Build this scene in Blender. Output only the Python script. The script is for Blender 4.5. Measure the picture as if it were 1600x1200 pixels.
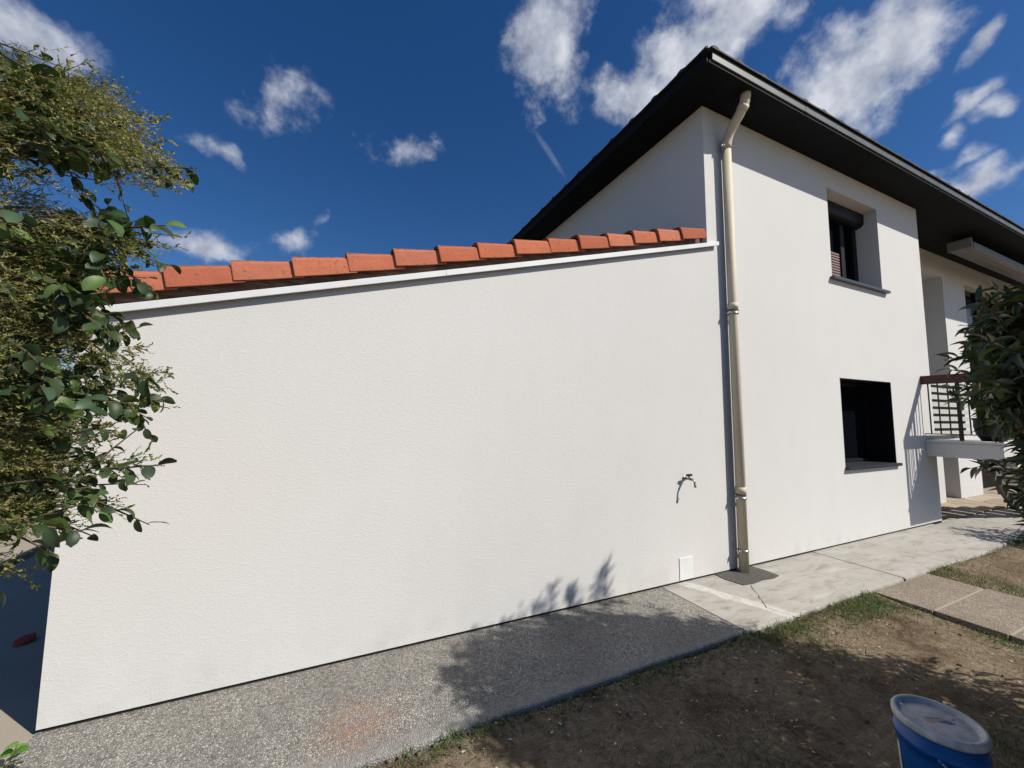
import bpy, bmesh, math, random
import numpy as np
from mathutils import Vector, Matrix, Euler, noise as mnoise

random.seed(7)
rng = np.random.default_rng(7)
for o in list(bpy.data.objects):
    bpy.data.objects.remove(o)
scene = bpy.context.scene
COL = scene.collection

# ------------------------------------------------------------------ camera
F_PX = 604.9                       # focal length for a 1600 px wide frame
YAW, PITCH, ROLL = math.radians(24.663), math.radians(4.926), math.radians(0.4386)
CAM = Vector((0.0, -2.877, 1.6))
fw = Vector((math.sin(YAW) * math.cos(PITCH), math.cos(YAW) * math.cos(PITCH), math.sin(PITCH)))
rt0 = Vector((math.cos(YAW), -math.sin(YAW), 0))
up0 = rt0.cross(fw)
rt = math.cos(ROLL) * rt0 + math.sin(ROLL) * up0
up = -math.sin(ROLL) * rt0 + math.cos(ROLL) * up0
cam_data = bpy.data.cameras.new('camera')
cam_data.sensor_width = 36.0
cam_data.lens = F_PX / 1600 * 36.0
cam_data.clip_start = 0.05
cam_data.clip_end = 3000
cam = bpy.data.objects.new('camera', cam_data)
COL.objects.link(cam)
cam.matrix_world = Matrix(((rt.x, up.x, -fw.x, CAM.x), (rt.y, up.y, -fw.y, CAM.y), (rt.z, up.z, -fw.z, CAM.z), (0, 0, 0, 1)))
scene.camera = cam


def pix_dir(x, y):
    return (rt * ((x - 800) / F_PX) - up * ((y - 600) / F_PX) + fw).normalized()


def project(p):
    q = Vector(p) - CAM
    d = q.dot(fw)
    if d < 0.05:
        return (-9999, -9999)
    return (800 + F_PX * q.dot(rt) / d, 600 - F_PX * q.dot(up) / d)


# ------------------------------------------------------------------ sun, sky, exposure
SUN = Vector((0.895, -1.0, 1.28)).normalized()      # towards the sun
sun_data = bpy.data.lights.new('sun', 'SUN')
sun_data.energy = 5.0
sun_data.angle = math.radians(0.53)
sun_data.color = (1.0, 0.955, 0.88)
sun = bpy.data.objects.new('sun', sun_data)
COL.objects.link(sun)
sun.rotation_euler = SUN.to_track_quat('Z', 'Y').to_euler()

world = bpy.data.worlds.new('World')
scene.world = world
world.use_nodes = True


class NT:
    """small node-tree writer"""
    def __init__(self, tree):
        self.t = tree
        self.n = tree.nodes
        self.l = tree.links

    def node(self, kind, **kw):
        nd = self.n.new(kind)
        for k, v in kw.items():
            setattr(nd, k, v)
        return nd

    def put(self, sock, v):
        if isinstance(v, bpy.types.NodeSocket):
            self.l.new(v, sock)
        elif v is not None:
            sock.default_value = v

    def math(self, op, a, b=None, c=None, clamp=False):
        nd = self.node('ShaderNodeMath', operation=op, use_clamp=clamp)
        self.put(nd.inputs[0], a)
        if b is not None:
            self.put(nd.inputs[1], b)
        if c is not None:
            self.put(nd.inputs[2], c)
        return nd.outputs[0]

    def vmath(self, op, a, b=None, scale=None):
        nd = self.node('ShaderNodeVectorMath', operation=op)
        self.put(nd.inputs[0], a)
        if b is not None:
            self.put(nd.inputs[1], b)
        if scale is not None:
            self.put(nd.inputs['Scale'], scale)
        return nd.outputs['Value'] if op in ('LENGTH', 'DOT_PRODUCT', 'DISTANCE') else nd.outputs[0]

    def noise(self, vec, scale, detail=4, rough=0.55, dist=0.0, out='Fac'):
        nd = self.node('ShaderNodeTexNoise')
        self.put(nd.inputs['Vector'], vec)
        self.put(nd.inputs['Scale'], scale)
        nd.inputs['Detail'].default_value = detail
        nd.inputs['Roughness'].default_value = rough
        nd.inputs['Distortion'].default_value = dist
        return nd.outputs[out]

    def voro(self, vec, scale, feature='F1', out='Distance', rnd=1.0):
        nd = self.node('ShaderNodeTexVoronoi', feature=feature)
        self.put(nd.inputs['Vector'], vec)
        self.put(nd.inputs['Scale'], scale)
        nd.inputs['Randomness'].default_value = rnd
        return nd.outputs[out]

    def ramp(self, fac, stops, interp='LINEAR'):
        nd = self.node('ShaderNodeValToRGB')
        cr = nd.color_ramp
        cr.interpolation = interp
        while len(cr.elements) < len(stops):
            cr.elements.new(0.5)
        for e, (p, c) in zip(cr.elements, stops):
            e.position = p
            e.color = (*c, 1) if len(c) == 3 else c
        self.put(nd.inputs[0], fac)
        return nd.outputs[0]

    def maprange(self, v, a, b, c=0.0, d=1.0, smooth=False):
        nd = self.node('ShaderNodeMapRange', interpolation_type='SMOOTHSTEP' if smooth else 'LINEAR')
        self.put(nd.inputs[0], v)
        for i, x in enumerate((a, b, c, d)):
            self.put(nd.inputs[i + 1], x)
        return nd.outputs[0]

    def mix(self, fac, a, b, blend='MIX'):
        nd = self.node('ShaderNodeMix', data_type='RGBA', blend_type=blend)
        self.put(nd.inputs[0], fac)
        self.put(nd.inputs[6], (*a, 1) if isinstance(a, tuple) and len(a) == 3 else a)
        self.put(nd.inputs[7], (*b, 1) if isinstance(b, tuple) and len(b) == 3 else b)
        return nd.outputs[2]

    def mapping(self, vec, loc=(0, 0, 0), rot=(0, 0, 0), scale=(1, 1, 1), kind='POINT'):
        nd = self.node('ShaderNodeMapping', vector_type=kind)
        self.put(nd.inputs[0], vec)
        nd.inputs[1].default_value = loc
        nd.inputs[2].default_value = rot
        nd.inputs[3].default_value = scale
        return nd.outputs[0]


def build_world():
    t = NT(world.node_tree)
    t.n.clear()
    out = t.node('ShaderNodeOutputWorld')
    sky = t.node('ShaderNodeTexSky', sky_type='NISHITA')
    sky.sun_disc = False
    sky.sun_elevation = math.asin(SUN.z)
    sky.sun_rotation = math.atan2(SUN.x, SUN.y)
    sky.altitude = 300
    sky.air_density = 1.0
    sky.dust_density = 0.3
    sky.ozone_density = 3.2
    # the deep, saturated blue of the phone picture
    hs = t.node('ShaderNodeHueSaturation')
    hs.inputs['Saturation'].default_value = 1.30
    hs.inputs['Value'].default_value = 1.0
    hs.inputs['Hue'].default_value = 0.508
    t.l.new(sky.outputs[0], hs.inputs['Color'])
    bg = t.node('ShaderNodeBackground')
    bg.inputs[1].default_value = 0.083
    t.l.new(hs.outputs[0], bg.inputs[0])

    tc = t.node('ShaderNodeTexCoord').outputs['Generated']
    # broken cumulus: each cloud is an ellipse on the sky, torn up by noise
    n1 = t.noise(tc, 5.0, 3, 0.6, out='Color')
    off = t.vmath('SUBTRACT', n1, (0.5, 0.5, 0.5))
    d = t.vmath('ADD', tc, t.vmath('SCALE', off, scale=0.16))
    clouds = [  # x, y, half length, half height, tilt in the picture (px, degrees), weight
        (55, 45, 130, 46, 33, 0.95), (-90, 10, 120, 70, 20, 1.0), (438, 165, 60, 42, 18, 0.5), (628, 233, 52, 24, 5, 0.66),
        (340, 247, 38, 14, 8, 0.52), (300, 385, 75, 26, -4, 0.85), (505, 345, 40, 12, -32, 0.42),
        (462, 372, 34, 22, 10, 0.5), (862, 85, 120, 74, 86, 1.15), (925, 65, 50, 22, -70, 0.6),
        (985, 140, 95, 42, -14, 1.0), (1110, 75, 165, 62, -30, 1.1), (1180, -60, 160, 80, -30, 1.0), (1330, 118, 125, 80, -25, 1.1),
        (1415, 40, 125, 70, -38, 1.1), (1553, 140, 75, 26, -38, 0.9), (1515, 205, 38, 17, -60, 0.75),
        (1520, 287, 78, 26, -8, 0.95), (1500, 262, 60, 12, -20, 0.6), (1572, 52, 34, 14, -25, 0.7),
        (1590, 160, 60, 30, -30, 0.9), (1700, 250, 120, 50, -20, 1.0),
    ]
    field = None
    def ell(cdir, e1, e2, a, b, w, vec):
        nonlocal field
        u_ = t.vmath('DOT_PRODUCT', vec, tuple(e1 / a))
        v_ = t.vmath('DOT_PRODUCT', vec, tuple(e2 / b))
        ln = t.math('SQRT', t.math('MULTIPLY_ADD', v_, v_, t.math('MULTIPLY', u_, u_)))
        f = t.math('MULTIPLY_ADD', ln, -w * 1.15, w * 1.15)
        field = f if field is None else t.math('MAXIMUM', field, f)
    for (x, y, a, b, ang, w) in clouds:
        ang = math.radians(ang)
        cd = pix_dir(x, y)
        px = pix_dir(x + 4 * math.cos(ang), y + 4 * math.sin(ang)) - cd
        py = pix_dir(x - 4 * math.sin(ang), y + 4 * math.cos(ang)) - cd
        e1 = (px - cd * px.dot(cd))
        ra = e1.length / 4 * a * 1.22
        e1.normalize()
        rb = py.length / 4 * b * 1.22
        e2 = cd.cross(e1)
        ell(cd, e1, e2, ra, rb, w, d)
    r2 = random.Random(3)
    for i in range(14):       # the same broken cloud over the rest of the sky
        az = YAW + math.radians(72 + i * 16 + r2.uniform(-6, 6))
        el = math.radians(r2.uniform(8, 60))
        cd = Vector((math.sin(az) * math.cos(el), math.cos(az) * math.cos(el), math.sin(el)))
        if cd.dot(SUN) > 0.93:
            continue
        e1 = Vector((math.cos(az), -math.sin(az), 0))
        s = r2.uniform(0.08, 0.2)
        ell(cd, e1, cd.cross(e1), s, s * r2.uniform(0.35, 0.6), r2.uniform(0.7, 1.1), d)
    # a fading contrail
    cd = pix_dir(858, 240)
    px = pix_dir(862, 246) - cd
    e1 = (px - cd * px.dot(cd)).normalized()
    trail_vec = t.vmath('ADD', tc, t.vmath('SCALE', off, scale=0.012))
    m = Matrix((e1, cd.cross(e1), cd)).transposed()
    trail = t.vmath('LENGTH', t.mapping(trail_vec, loc=cd, rot=m.to_euler(), scale=(0.075, 0.0085, 0.6), kind='TEXTURE'))
    trail = t.maprange(trail, 1.0, 0.2, 0.0, 0.13, True)
    fb = t.noise(tc, 8.5, 7, 0.60, 0.0)
    fine = t.noise(tc, 30.0, 4, 0.65, 0.0)
    v = t.math('MULTIPLY_ADD', t.math('SUBTRACT', fb, 0.5), 2.3, field)
    v = t.math('MULTIPLY_ADD', t.math('SUBTRACT', fine, 0.5), 0.7, v)
    keep = t.maprange(field, -0.35, 0.1, 0.0, 1.0, True)
    alpha = t.math('MULTIPLY', t.maprange(v, 0.02, 1.0, 0.0, 0.95, True), keep)
    alpha = t.math('MAXIMUM', alpha, trail)
    shade = t.noise(t.vmath('ADD', tc, tuple(SUN * 0.030)), 8.5, 4, 0.60, 0.0)     # the same noise a step towards the sun
    dens = t.maprange(v, 0.5, 1.5, 0.0, 1.0)
    sh = t.math('MULTIPLY_ADD', t.math('SUBTRACT', fb, shade), 2.6, t.math('MULTIPLY_ADD', dens, -0.42, 0.82), clamp=True)
    ccol = t.ramp(sh, [(0.0, (0.20, 0.235, 0.33)), (0.45, (0.42, 0.46, 0.56)), (1.0, (0.76, 0.79, 0.86))])
    cbg = t.node('ShaderNodeBackground')
    cbg.inputs[1].default_value = 0.92
    t.l.new(ccol, cbg.inputs[0])
    mx = t.node('ShaderNodeMixShader')
    t.l.new(alpha, mx.inputs[0])
    t.l.new(bg.outputs[0], mx.inputs[1])
    t.l.new(cbg.outputs[0], mx.inputs[2])
    t.l.new(mx.outputs[0], out.inputs[0])


build_world()
vs = scene.view_settings
vs.view_transform = 'Standard'
vs.look = 'None'
vs.exposure = 0.0
vs.gamma = 1.0
vs.use_curve_mapping = False
scene.render.engine = 'CYCLES'
scene.cycles.max_bounces = 4
scene.cycles.diffuse_bounces = 1
scene.cycles.glossy_bounces = 3
scene.cycles.transmission_bounces = 3
world.cycles.sampling_method = 'MANUAL'
world.cycles.sample_map_resolution = 256
scene.render.resolution_x, scene.render.resolution_y = 1024, 768

# ------------------------------------------------------------------ materials
MATS = {}


def material(name, base=(0.5, 0.5, 0.5), rough=0.7, spec=0.4, metal=0.0):
    m = bpy.data.materials.new(name)
    m.use_nodes = True
    t = NT(m.node_tree)
    b = t.n['Principled BSDF']
    b.inputs['Base Color'].default_value = (*base, 1)
    b.inputs['Roughness'].default_value = rough
    b.inputs['Specular IOR Level'].default_value = spec
    b.inputs['Metallic'].default_value = metal
    MATS[name] = m
    return m, t, b


def pos(t):
    return t.node('ShaderNodeNewGeometry').outputs['Position']


def bump(t, b, h, strength, dist):
    nd = t.node('ShaderNodeBump')
    nd.inputs['Strength'].default_value = strength
    nd.inputs['Distance'].default_value = dist
    t.put(nd.inputs['Height'], h)
    t.l.new(nd.outputs[0], b.inputs['Normal'])


# sprayed / scraped render
m, t, b = material('white_render', rough=0.92, spec=0.15)
p = pos(t)
big = t.noise(p, 0.55, 2, 0.6)
mid = t.noise(t.mapping(p, scale=(1.0, 1.0, 0.45)), 3.2, 3, 0.6)
grit = t.noise(p, 190, 1, 0.7)
col = t.mix(t.maprange(big, 0.3, 0.7), (0.722, 0.700, 0.662), (0.742, 0.722, 0.688))
col = t.mix(t.maprange(mid, 0.35, 0.75, 0, 0.35), col, (0.675, 0.655, 0.620))
col = t.mix(t.maprange(grit, 0.25, 0.75, 0.0, 0.16), col, (0.52, 0.51, 0.49))
sepz = t.node('ShaderNodeSeparateXYZ')
t.l.new(p, sepz.inputs[0])
splash = t.math('MULTIPLY', t.maprange(sepz.outputs[2], 0.30, 0.02, 0, 1), t.maprange(t.noise(p, 4.5, 6, 0.65), 0.45, 0.75, 0, 0.45))
col = t.mix(splash, col, (0.50, 0.455, 0.39))
t.l.new(col, b.inputs['Base Color'])
trowel = t.noise(t.mapping(p, rot=(0, 0.5, 0), scale=(1, 1, 2.6)), 30, 2, 0.65, 1.2)
h = t.math('ADD', t.math('MULTIPLY', t.noise(p, 95, 2, 0.7), 0.6), t.math('MULTIPLY', t.maprange(trowel, 0.5, 0.72), 0.5))
bump(t, b, h, 0.30, 0.004)

m, t, b = material('white_trim', (0.80, 0.80, 0.79), 0.45)
p = pos(t)
t.l.new(t.ramp(t.noise(p, 6, 5, 0.6), [(0.3, (0.74, 0.74, 0.72)), (0.7, (0.82, 0.82, 0.81))]), b.inputs['Base Color'])

m, t, b = material('anthracite_board', (0.030, 0.031, 0.034), 0.75, 0.15)
p = pos(t)
t.l.new(t.ramp(t.noise(p, 2.5, 5, 0.6), [(0.3, (0.006, 0.007, 0.0085)), (0.7, (0.010, 0.0115, 0.0135))]), b.inputs['Base Color'])

m, t, b = material('grey_metal', (0.20, 0.215, 0.215), 0.5, 0.4)
p = pos(t)
t.l.new(t.ramp(t.noise(p, 5, 6, 0.65), [(0.3, (0.085, 0.095, 0.10)), (0.7, (0.135, 0.146, 0.152))]), b.inputs['Base Color'])

m, t, b = material('sill_metal', (0.055, 0.063, 0.074), 0.42, 0.5)
m, t, b = material('dark_sill', (0.028, 0.033, 0.038), 0.45, 0.4)
m, t, b = material('black_metal', (0.007, 0.007, 0.0085), 0.5, 0.25)
m, t, b = material('black_iron', (0.018, 0.017, 0.017), 0.5, 0.4)
m, t, b = material('dark_glass', (0.004, 0.005, 0.008), 0.10, 0.14)
p = pos(t)
bump(t, b, t.noise(p, 1.3, 2, 0.5), 0.04, 0.05)
m, t, b = material('shutter_slat', (0.27, 0.18, 0.165), 0.6)
m, t, b = material('dark_void', (0.015, 0.014, 0.013), 0.9, 0.1)

m, t, b = material('roof_tile_dark', (0.035, 0.036, 0.040), 0.75, 0.3)
p = pos(t)
t.l.new(t.ramp(t.noise(p, 9, 5, 0.6), [(0.3, (0.024, 0.025, 0.028)), (0.7, (0.05, 0.05, 0.054))]), b.inputs['Base Color'])

m, t, b = material('terracotta', rough=0.85, spec=0.2)
p = pos(t)
oi = t.node('ShaderNodeObjectInfo').outputs['Random']
c1 = t.ramp(oi, [(0.0, (0.42, 0.115, 0.058)), (0.3, (0.60, 0.175, 0.085)), (0.6, (0.53, 0.185, 0.11)), (0.8, (0.62, 0.20, 0.105)), (1.0, (0.48, 0.14, 0.08))])
c1 = t.mix(t.maprange(t.noise(p, 14, 6, 0.65), 0.35, 0.75, 0, 0.5), c1, (0.36, 0.105, 0.055))
c1 = t.mix(t.maprange(t.noise(p, 55, 4, 0.6), 0.60, 0.70, 0, 0.75), c1, (0.13, 0.07, 0.05))
tco = t.node('ShaderNodeTexCoord').outputs['Object']
sp = t.node('ShaderNodeSeparateXYZ')
t.l.new(tco, sp.inputs[0])
moss = t.math('MULTIPLY', t.maprange(sp.outputs[2], 0.004, 0.026), t.maprange(t.noise(p, 24, 6, 0.7), 0.36, 0.56))
c1 = t.mix(moss, c1, (0.05, 0.045, 0.038))
t.l.new(c1, b.inputs['Base Color'])
bump(t, b, t.noise(p, 60, 5, 0.6), 0.35, 0.004)

m, t, b = material('rake_board', rough=0.9, spec=0.15)
p = pos(t)
n = t.noise(t.mapping(p, rot=(0, 0.27, 0), scale=(2.2, 8, 14)), 3.0, 8, 0.7, 0.5)
t.l.new(t.ramp(n, [(0.28, (0.085, 0.042, 0.03)), (0.5, (0.19, 0.105, 0.075)), (0.64, (0.27, 0.19, 0.15)), (0.75, (0.47, 0.40, 0.34))]), b.inputs['Base Color'])
bump(t, b, n, 0.5, 0.01)

m, t, b = material('beige_pvc', rough=0.6, spec=0.3)
p = pos(t)
n = t.noise(t.mapping(p, scale=(18, 18, 1.2)), 1.6, 6, 0.65)
col = t.ramp(n, [(0.3, (0.60, 0.51, 0.365)), (0.6, (0.67, 0.585, 0.44)), (0.8, (0.71, 0.635, 0.50))])
col = t.mix(t.maprange(t.noise(p, 30, 5, 0.7), 0.62, 0.74, 0, 0.5), col, (0.30, 0.25, 0.19))
t.l.new(col, b.inputs['Base Color'])
m, t, b = material('zinc_clamp', (0.42, 0.42, 0.41), 0.35, 0.5, 0.85)
m, t, b = material('rubber_seal', (0.09, 0.088, 0.085), 0.7)

# washed gravel concrete
def gravel_mat(name, cols, mortar, scale=92):
    m, t, b = material(name, rough=0.9, spec=0.2)
    p = pos(t)
    p = t.vmath('ADD', p, t.vmath('SCALE', t.vmath('SUBTRACT', t.noise(p, scale * 1.1, 1, out='Color'), (0.5, 0.5, 0.5)), scale=0.55 / scale))
    cell = t.voro(p, scale, out='Color')
    sx = t.node('ShaderNodeSeparateColor')
    t.l.new(cell, sx.inputs[0])
    stone = t.ramp(sx.outputs[0], [(i / (len(cols) - 1), c) for i, c in enumerate(cols)])
    dist = t.voro(p, scale, 'DISTANCE_TO_EDGE')
    c2 = t.mix(t.maprange(dist, 0.0, 0.16, 0.0, 1.0), tuple(x * 0.7 for x in mortar), stone)
    dirt = t.noise(p, 1.7, 6, 0.65)
    c2 = t.mix(t.maprange(dirt, 0.4, 0.75, 0, 0.55), c2, tuple(x * 0.5 for x in mortar))
    t.l.new(c2, b.inputs['Base Color'])
    hh = t.math('ADD', t.maprange(dist, 0.0, 0.30), t.math('MULTIPLY', t.noise(p, 160, 2), 0.7))
    bump(t, b, hh, 0.9, 0.005)
    return m, t, b, c2


m, t, b, c2 = gravel_mat('washed_gravel', [(0.18, 0.167, 0.147), (0.44, 0.412, 0.36), (0.59, 0.55, 0.48), (0.28, 0.26, 0.23), (0.68, 0.64, 0.565)], (0.265, 0.245, 0.215))
p = pos(t)
rust = t.math('MULTIPLY', t.maprange(t.vmath('DISTANCE', p, (0.17, -0.60, 0)), 0.05, 0.30, 1, 0, True), t.maprange(t.noise(p, 14, 5, 0.7), 0.36, 0.6))
c3 = t.mix(t.math('MULTIPLY', rust, 0.5), c2, (0.46, 0.25, 0.155))
sp = t.node('ShaderNodeSeparateXYZ')
t.l.new(p, sp.inputs[0])
edge = t.math('MULTIPLY', t.maprange(t.math('ADD', sp.outputs[1], t.math('MULTIPLY', t.noise(p, 6, 5), 0.12)), -0.64, -0.74), 0.75)
c3 = t.mix(edge, c3, t.ramp(t.noise(p, 22, 6, 0.7), [(0.3, (0.25, 0.235, 0.215)), (0.7, (0.42, 0.40, 0.365))]))
t.l.new(c3, b.inputs['Base Color'])
gravel_mat('paver_gravel', [(0.28, 0.22, 0.16), (0.42, 0.34, 0.255), (0.50, 0.43, 0.345), (0.25, 0.195, 0.145), (0.58, 0.51, 0.42)], (0.36, 0.29, 0.215), 80)
gravel_mat('patch_mortar', [(0.12, 0.11, 0.10), (0.19, 0.175, 0.155), (0.15, 0.14, 0.13)], (0.15, 0.138, 0.12), 85)

# poured concrete with brushed streaks and stains
def concrete(name, a, c, stain, streak=True):
    m, t, b = material(name, rough=0.88, spec=0.25)
    p = pos(t)
    oi = t.node('ShaderNodeObjectInfo').outputs['Random']
    n = t.noise(p, 1.4, 7, 0.65)
    col = t.mix(t.maprange(n, 0.3, 0.72), a, c)
    if streak:
        st = t.noise(t.mapping(p, rot=(0, 0, 0.35), scale=(1.2, 4.5, 1)), 2.1, 8, 0.7, 0.6)
        col = t.mix(t.maprange(st, 0.50, 0.66, 0, 0.65), col, stain)
        st2 = t.noise(t.mapping(p, loc=(3, 1, 0), rot=(0, 0, -0.25), scale=(1.0, 3.5, 1)), 1.5, 6, 0.6, 0.4)
        col = t.mix(t.maprange(st2, 0.56, 0.72, 0, 0.55), col, tuple(min(1, x * 1.28) for x in c))
    col = t.mix(t.maprange(oi, 0, 1, 0.0, 0.14), col, stain)
    col = t.mix(t.maprange(t.noise(p, 120, 3, 0.7), 0.3, 0.8, 0, 0.28), col, stain)
    t.l.new(col, b.inputs['Base Color'])
    bump(t, b, t.math('ADD', t.noise(p, 70, 5, 0.7), t.math('MULTIPLY', t.noise(p, 6, 3), 0.6)), 0.35, 0.004)
    return m, t, b, col


m, t, b, col = concrete('pale_concrete', (0.41, 0.385, 0.335), (0.50, 0.475, 0.43), (0.26, 0.235, 0.195))
p = pos(t)
sp = t.node('ShaderNodeSeparateXYZ')
t.l.new(p, sp.inputs[0])
# dried plaster wash dragged across the first slab
lx = t.math('ADD', t.math('MULTIPLY_ADD', sp.outputs[1], 0.375, sp.outputs[0]), t.math('MULTIPLY', t.noise(p, 7, 4, 0.6), 0.12))
wash = t.math('MULTIPLY', t.maprange(t.math('ABSOLUTE', t.math('SUBTRACT', lx, 3.24)), 0.085, 0.045), t.maprange(t.noise(p, 18, 4, 0.7), 0.3, 0.55, 0.35, 0.9))
col = t.mix(wash, col, (0.60, 0.575, 0.53))
spots = t.noise(t.mapping(p, rot=(0, 0, 0.2), scale=(1, 2.6, 1)), 3.4, 6, 0.7, 0.3)
col = t.mix(t.maprange(spots, 0.57, 0.68, 0, 0.7), col, (0.20, 0.185, 0.16))
t.l.new(col, b.inputs['Base Color'])
concrete('drive_concrete', (0.36, 0.305, 0.235), (0.43, 0.37, 0.29), (0.29, 0.245, 0.185), False)
concrete('street', (0.075, 0.075, 0.074), (0.11, 0.11, 0.108), (0.05, 0.05, 0.05), False)
m, t, b = material('dark_joint', (0.035, 0.032, 0.030), 0.95, 0.1)

m, t, b = material('terrace_stone', rough=0.85, spec=0.2)
p = pos(t)
oi = t.node('ShaderNodeObjectInfo').outputs['Random']
col = t.ramp(oi, [(0.0, (0.34, 0.26, 0.18)), (0.4, (0.43, 0.35, 0.25)), (0.7, (0.50, 0.43, 0.33)), (1.0, (0.39, 0.33, 0.26))])
col = t.mix(t.maprange(t.noise(p, 7, 6, 0.7), 0.35, 0.75, 0, 0.5), col, (0.30, 0.235, 0.165))
t.l.new(col, b.inputs['Base Color'])
m, t, b = material('terrace_grout', (0.36, 0.31, 0.24), 0.9)

# soil
m, t, b = material('soil', rough=0.96, spec=0.1)
p = pos(t)
n = t.noise(p, 2.1, 9, 0.72, 0.3)
col = t.ramp(n, [(0.28, (0.10, 0.068, 0.044)), (0.40, (0.22, 0.155, 0.10)), (0.52, (0.42, 0.325, 0.215)), (0.72, (0.54, 0.435, 0.31))])
n2 = t.noise(p, 26, 6, 0.7)
col = t.mix(t.maprange(n2, 0.38, 0.7, 0, 0.7), col, (0.10, 0.068, 0.045))
strw = t.noise(t.mapping(p, rot=(0, 0, 0.5), scale=(9, 55, 9)), 2.0, 5, 0.7, 1.4)
col = t.mix(t.maprange(strw, 0.55, 0.68, 0, 0.7), col, (0.36, 0.285, 0.18))
t.l.new(col, b.inputs['Base Color'])
bump(t, b, t.math('ADD', t.noise(p, 40, 7, 0.8), strw), 1.0, 0.022)


def leaf_mat(name, rough=0.4, trans=0.25, spec=0.5):
    m = bpy.data.materials.new(name)
    m.use_nodes = True
    t = NT(m.node_tree)
    b = t.n['Principled BSDF']
    at = t.node('ShaderNodeVertexColor', layer_name='Col')
    oi = t.node('ShaderNodeObjectInfo').outputs['Random']
    hs = t.node('ShaderNodeHueSaturation')
    t.l.new(at.outputs[0], hs.inputs['Color'])
    t.put(hs.inputs['Value'], t.maprange(oi, 0, 1, 0.75, 1.3))
    t.put(hs.inputs['Hue'], t.maprange(t.math('FRACT', t.math('MULTIPLY', oi, 7.3)), 0, 1, 0.485, 0.51))
    t.l.new(hs.outputs[0], b.inputs['Base Color'])
    b.inputs['Roughness'].default_value = rough
    b.inputs['Specular IOR Level'].default_value = spec
    tr = t.node('ShaderNodeBsdfTranslucent')
    mul = t.mix(1.0, hs.outputs[0], (1.5, 1.7, 0.6), 'MULTIPLY')
    t.l.new(mul, tr.inputs[0])
    mx = t.node('ShaderNodeMixShader')
    mx.inputs[0].default_value = trans
    t.l.new(b.outputs[0], mx.inputs[1])
    t.l.new(tr.outputs[0], mx.inputs[2])
    t.l.new(mx.outputs[0], t.n['Material Output'].inputs[0])
    MATS[name] = m


leaf_mat('leaf_glossy', 0.46, 0.20, 0.35)
leaf_mat('leaf_laurel', 0.38, 0.18, 0.55)
leaf_mat('leaf_feather', 0.7, 0.25, 0.2)
leaf_mat('grass_blade', 0.7, 0.2, 0.2)
m, t, b = material('bark', (0.11, 0.085, 0.06), 0.9, 0.2)
p = pos(t)
t.l.new(t.ramp(t.noise(t.mapping(p, scale=(6, 6, 1.5)), 6, 6, 0.7), [(0.3, (0.06, 0.045, 0.032)), (0.7, (0.16, 0.125, 0.09))]), b.inputs['Base Color'])

m, t, b = material('bucket_blue', (0.006, 0.10, 0.34), 0.4, 0.45)
p = pos(t)
t.l.new(t.ramp(t.noise(p, 12, 6, 0.65), [(0.3, (0.004, 0.075, 0.27)), (0.62, (0.007, 0.105, 0.35)), (0.8, (0.035, 0.13, 0.33))]), b.inputs['Base Color'])
m, t, b = material('bucket_lid', (0.55, 0.56, 0.57), 0.5, 0.4)
tco = t.node('ShaderNodeTexCoord').outputs['Object']
nz = t.noise(tco, 26, 6, 0.7)
wob = t.vmath('ADD', tco, t.vmath('SCALE', t.vmath('SUBTRACT', t.noise(tco, 30, 3, out='Color'), (0.5, 0.5, 0.5)), scale=0.035))
def spot(cx, cy, ax, ay, rot):
    mp = t.mapping(wob, loc=(cx, cy, 0), rot=(0, 0, rot), scale=(ax, ay, 10), kind='TEXTURE')
    return t.maprange(t.vmath('LENGTH', mp), 1.05, 0.55, 0, 1, True)
col = t.ramp(t.noise(tco, 15, 6, 0.7), [(0.32, (0.36, 0.36, 0.35)), (0.55, (0.60, 0.60, 0.58)), (0.8, (0.74, 0.73, 0.69))])
col = t.mix(t.maprange(t.noise(tco, 60, 5, 0.75), 0.56, 0.68, 0, 0.6), col, (0.20, 0.17, 0.13))
col = t.mix(t.math('MULTIPLY', spot(-0.012, 0.012, 0.042, 0.016, -0.5), 0.75), col, (0.48, 0.20, 0.18))
col = t.mix(t.math('MULTIPLY', spot(0.03, -0.018, 0.036, 0.016, -0.4), 0.9), col, (0.03, 0.09, 0.26))
col = t.mix(t.math('MULTIPLY', spot(0.012, 0.018, 0.048, 0.008, -0.6), 0.8), col, (0.10, 0.13, 0.18))
col = t.mix(t.math('MULTIPLY', spot(0.075, -0.022, 0.018, 0.007, -0.3), 0.7), col, (0.06, 0.11, 0.26))
t.l.new(col, b.inputs['Base Color'])
m, t, b = material('bucket_label', (0.62, 0.62, 0.58), 0.6)
m, t, b = material('wire', (0.5, 0.5, 0.5), 0.35, 0.5, 0.8)
m, t, b = material('brass_tap', (0.36, 0.33, 0.28), 0.38, 0.5, 0.8)
m, t, b = material('tap_black', (0.02, 0.02, 0.02), 0.5)
m, t, b = material('stained_wood', rough=0.6, spec=0.3)
p = pos(t)
t.l.new(t.ramp(t.noise(t.mapping(p, scale=(8, 1.5, 20)), 3, 6, 0.65), [(0.3, (0.055, 0.022, 0.02)), (0.7, (0.10, 0.042, 0.036))]), b.inputs['Base Color'])
m, t, b = material('weathered_wood', rough=0.85, spec=0.2)
p = pos(t)
t.l.new(t.ramp(t.noise(t.mapping(p, scale=(10, 1.5, 20)), 3, 6, 0.65), [(0.3, (0.13, 0.11, 0.085)), (0.7, (0.25, 0.22, 0.175))]), b.inputs['Base Color'])
m, t, b = material('slat_paint', (0.58, 0.565, 0.49), 0.6)
m, t, b = material('awning_metal', (0.20, 0.188, 0.165), 0.5, 0.4)
m, t, b = material('red_plastic', (0.42, 0.05, 0.035), 0.5)
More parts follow.
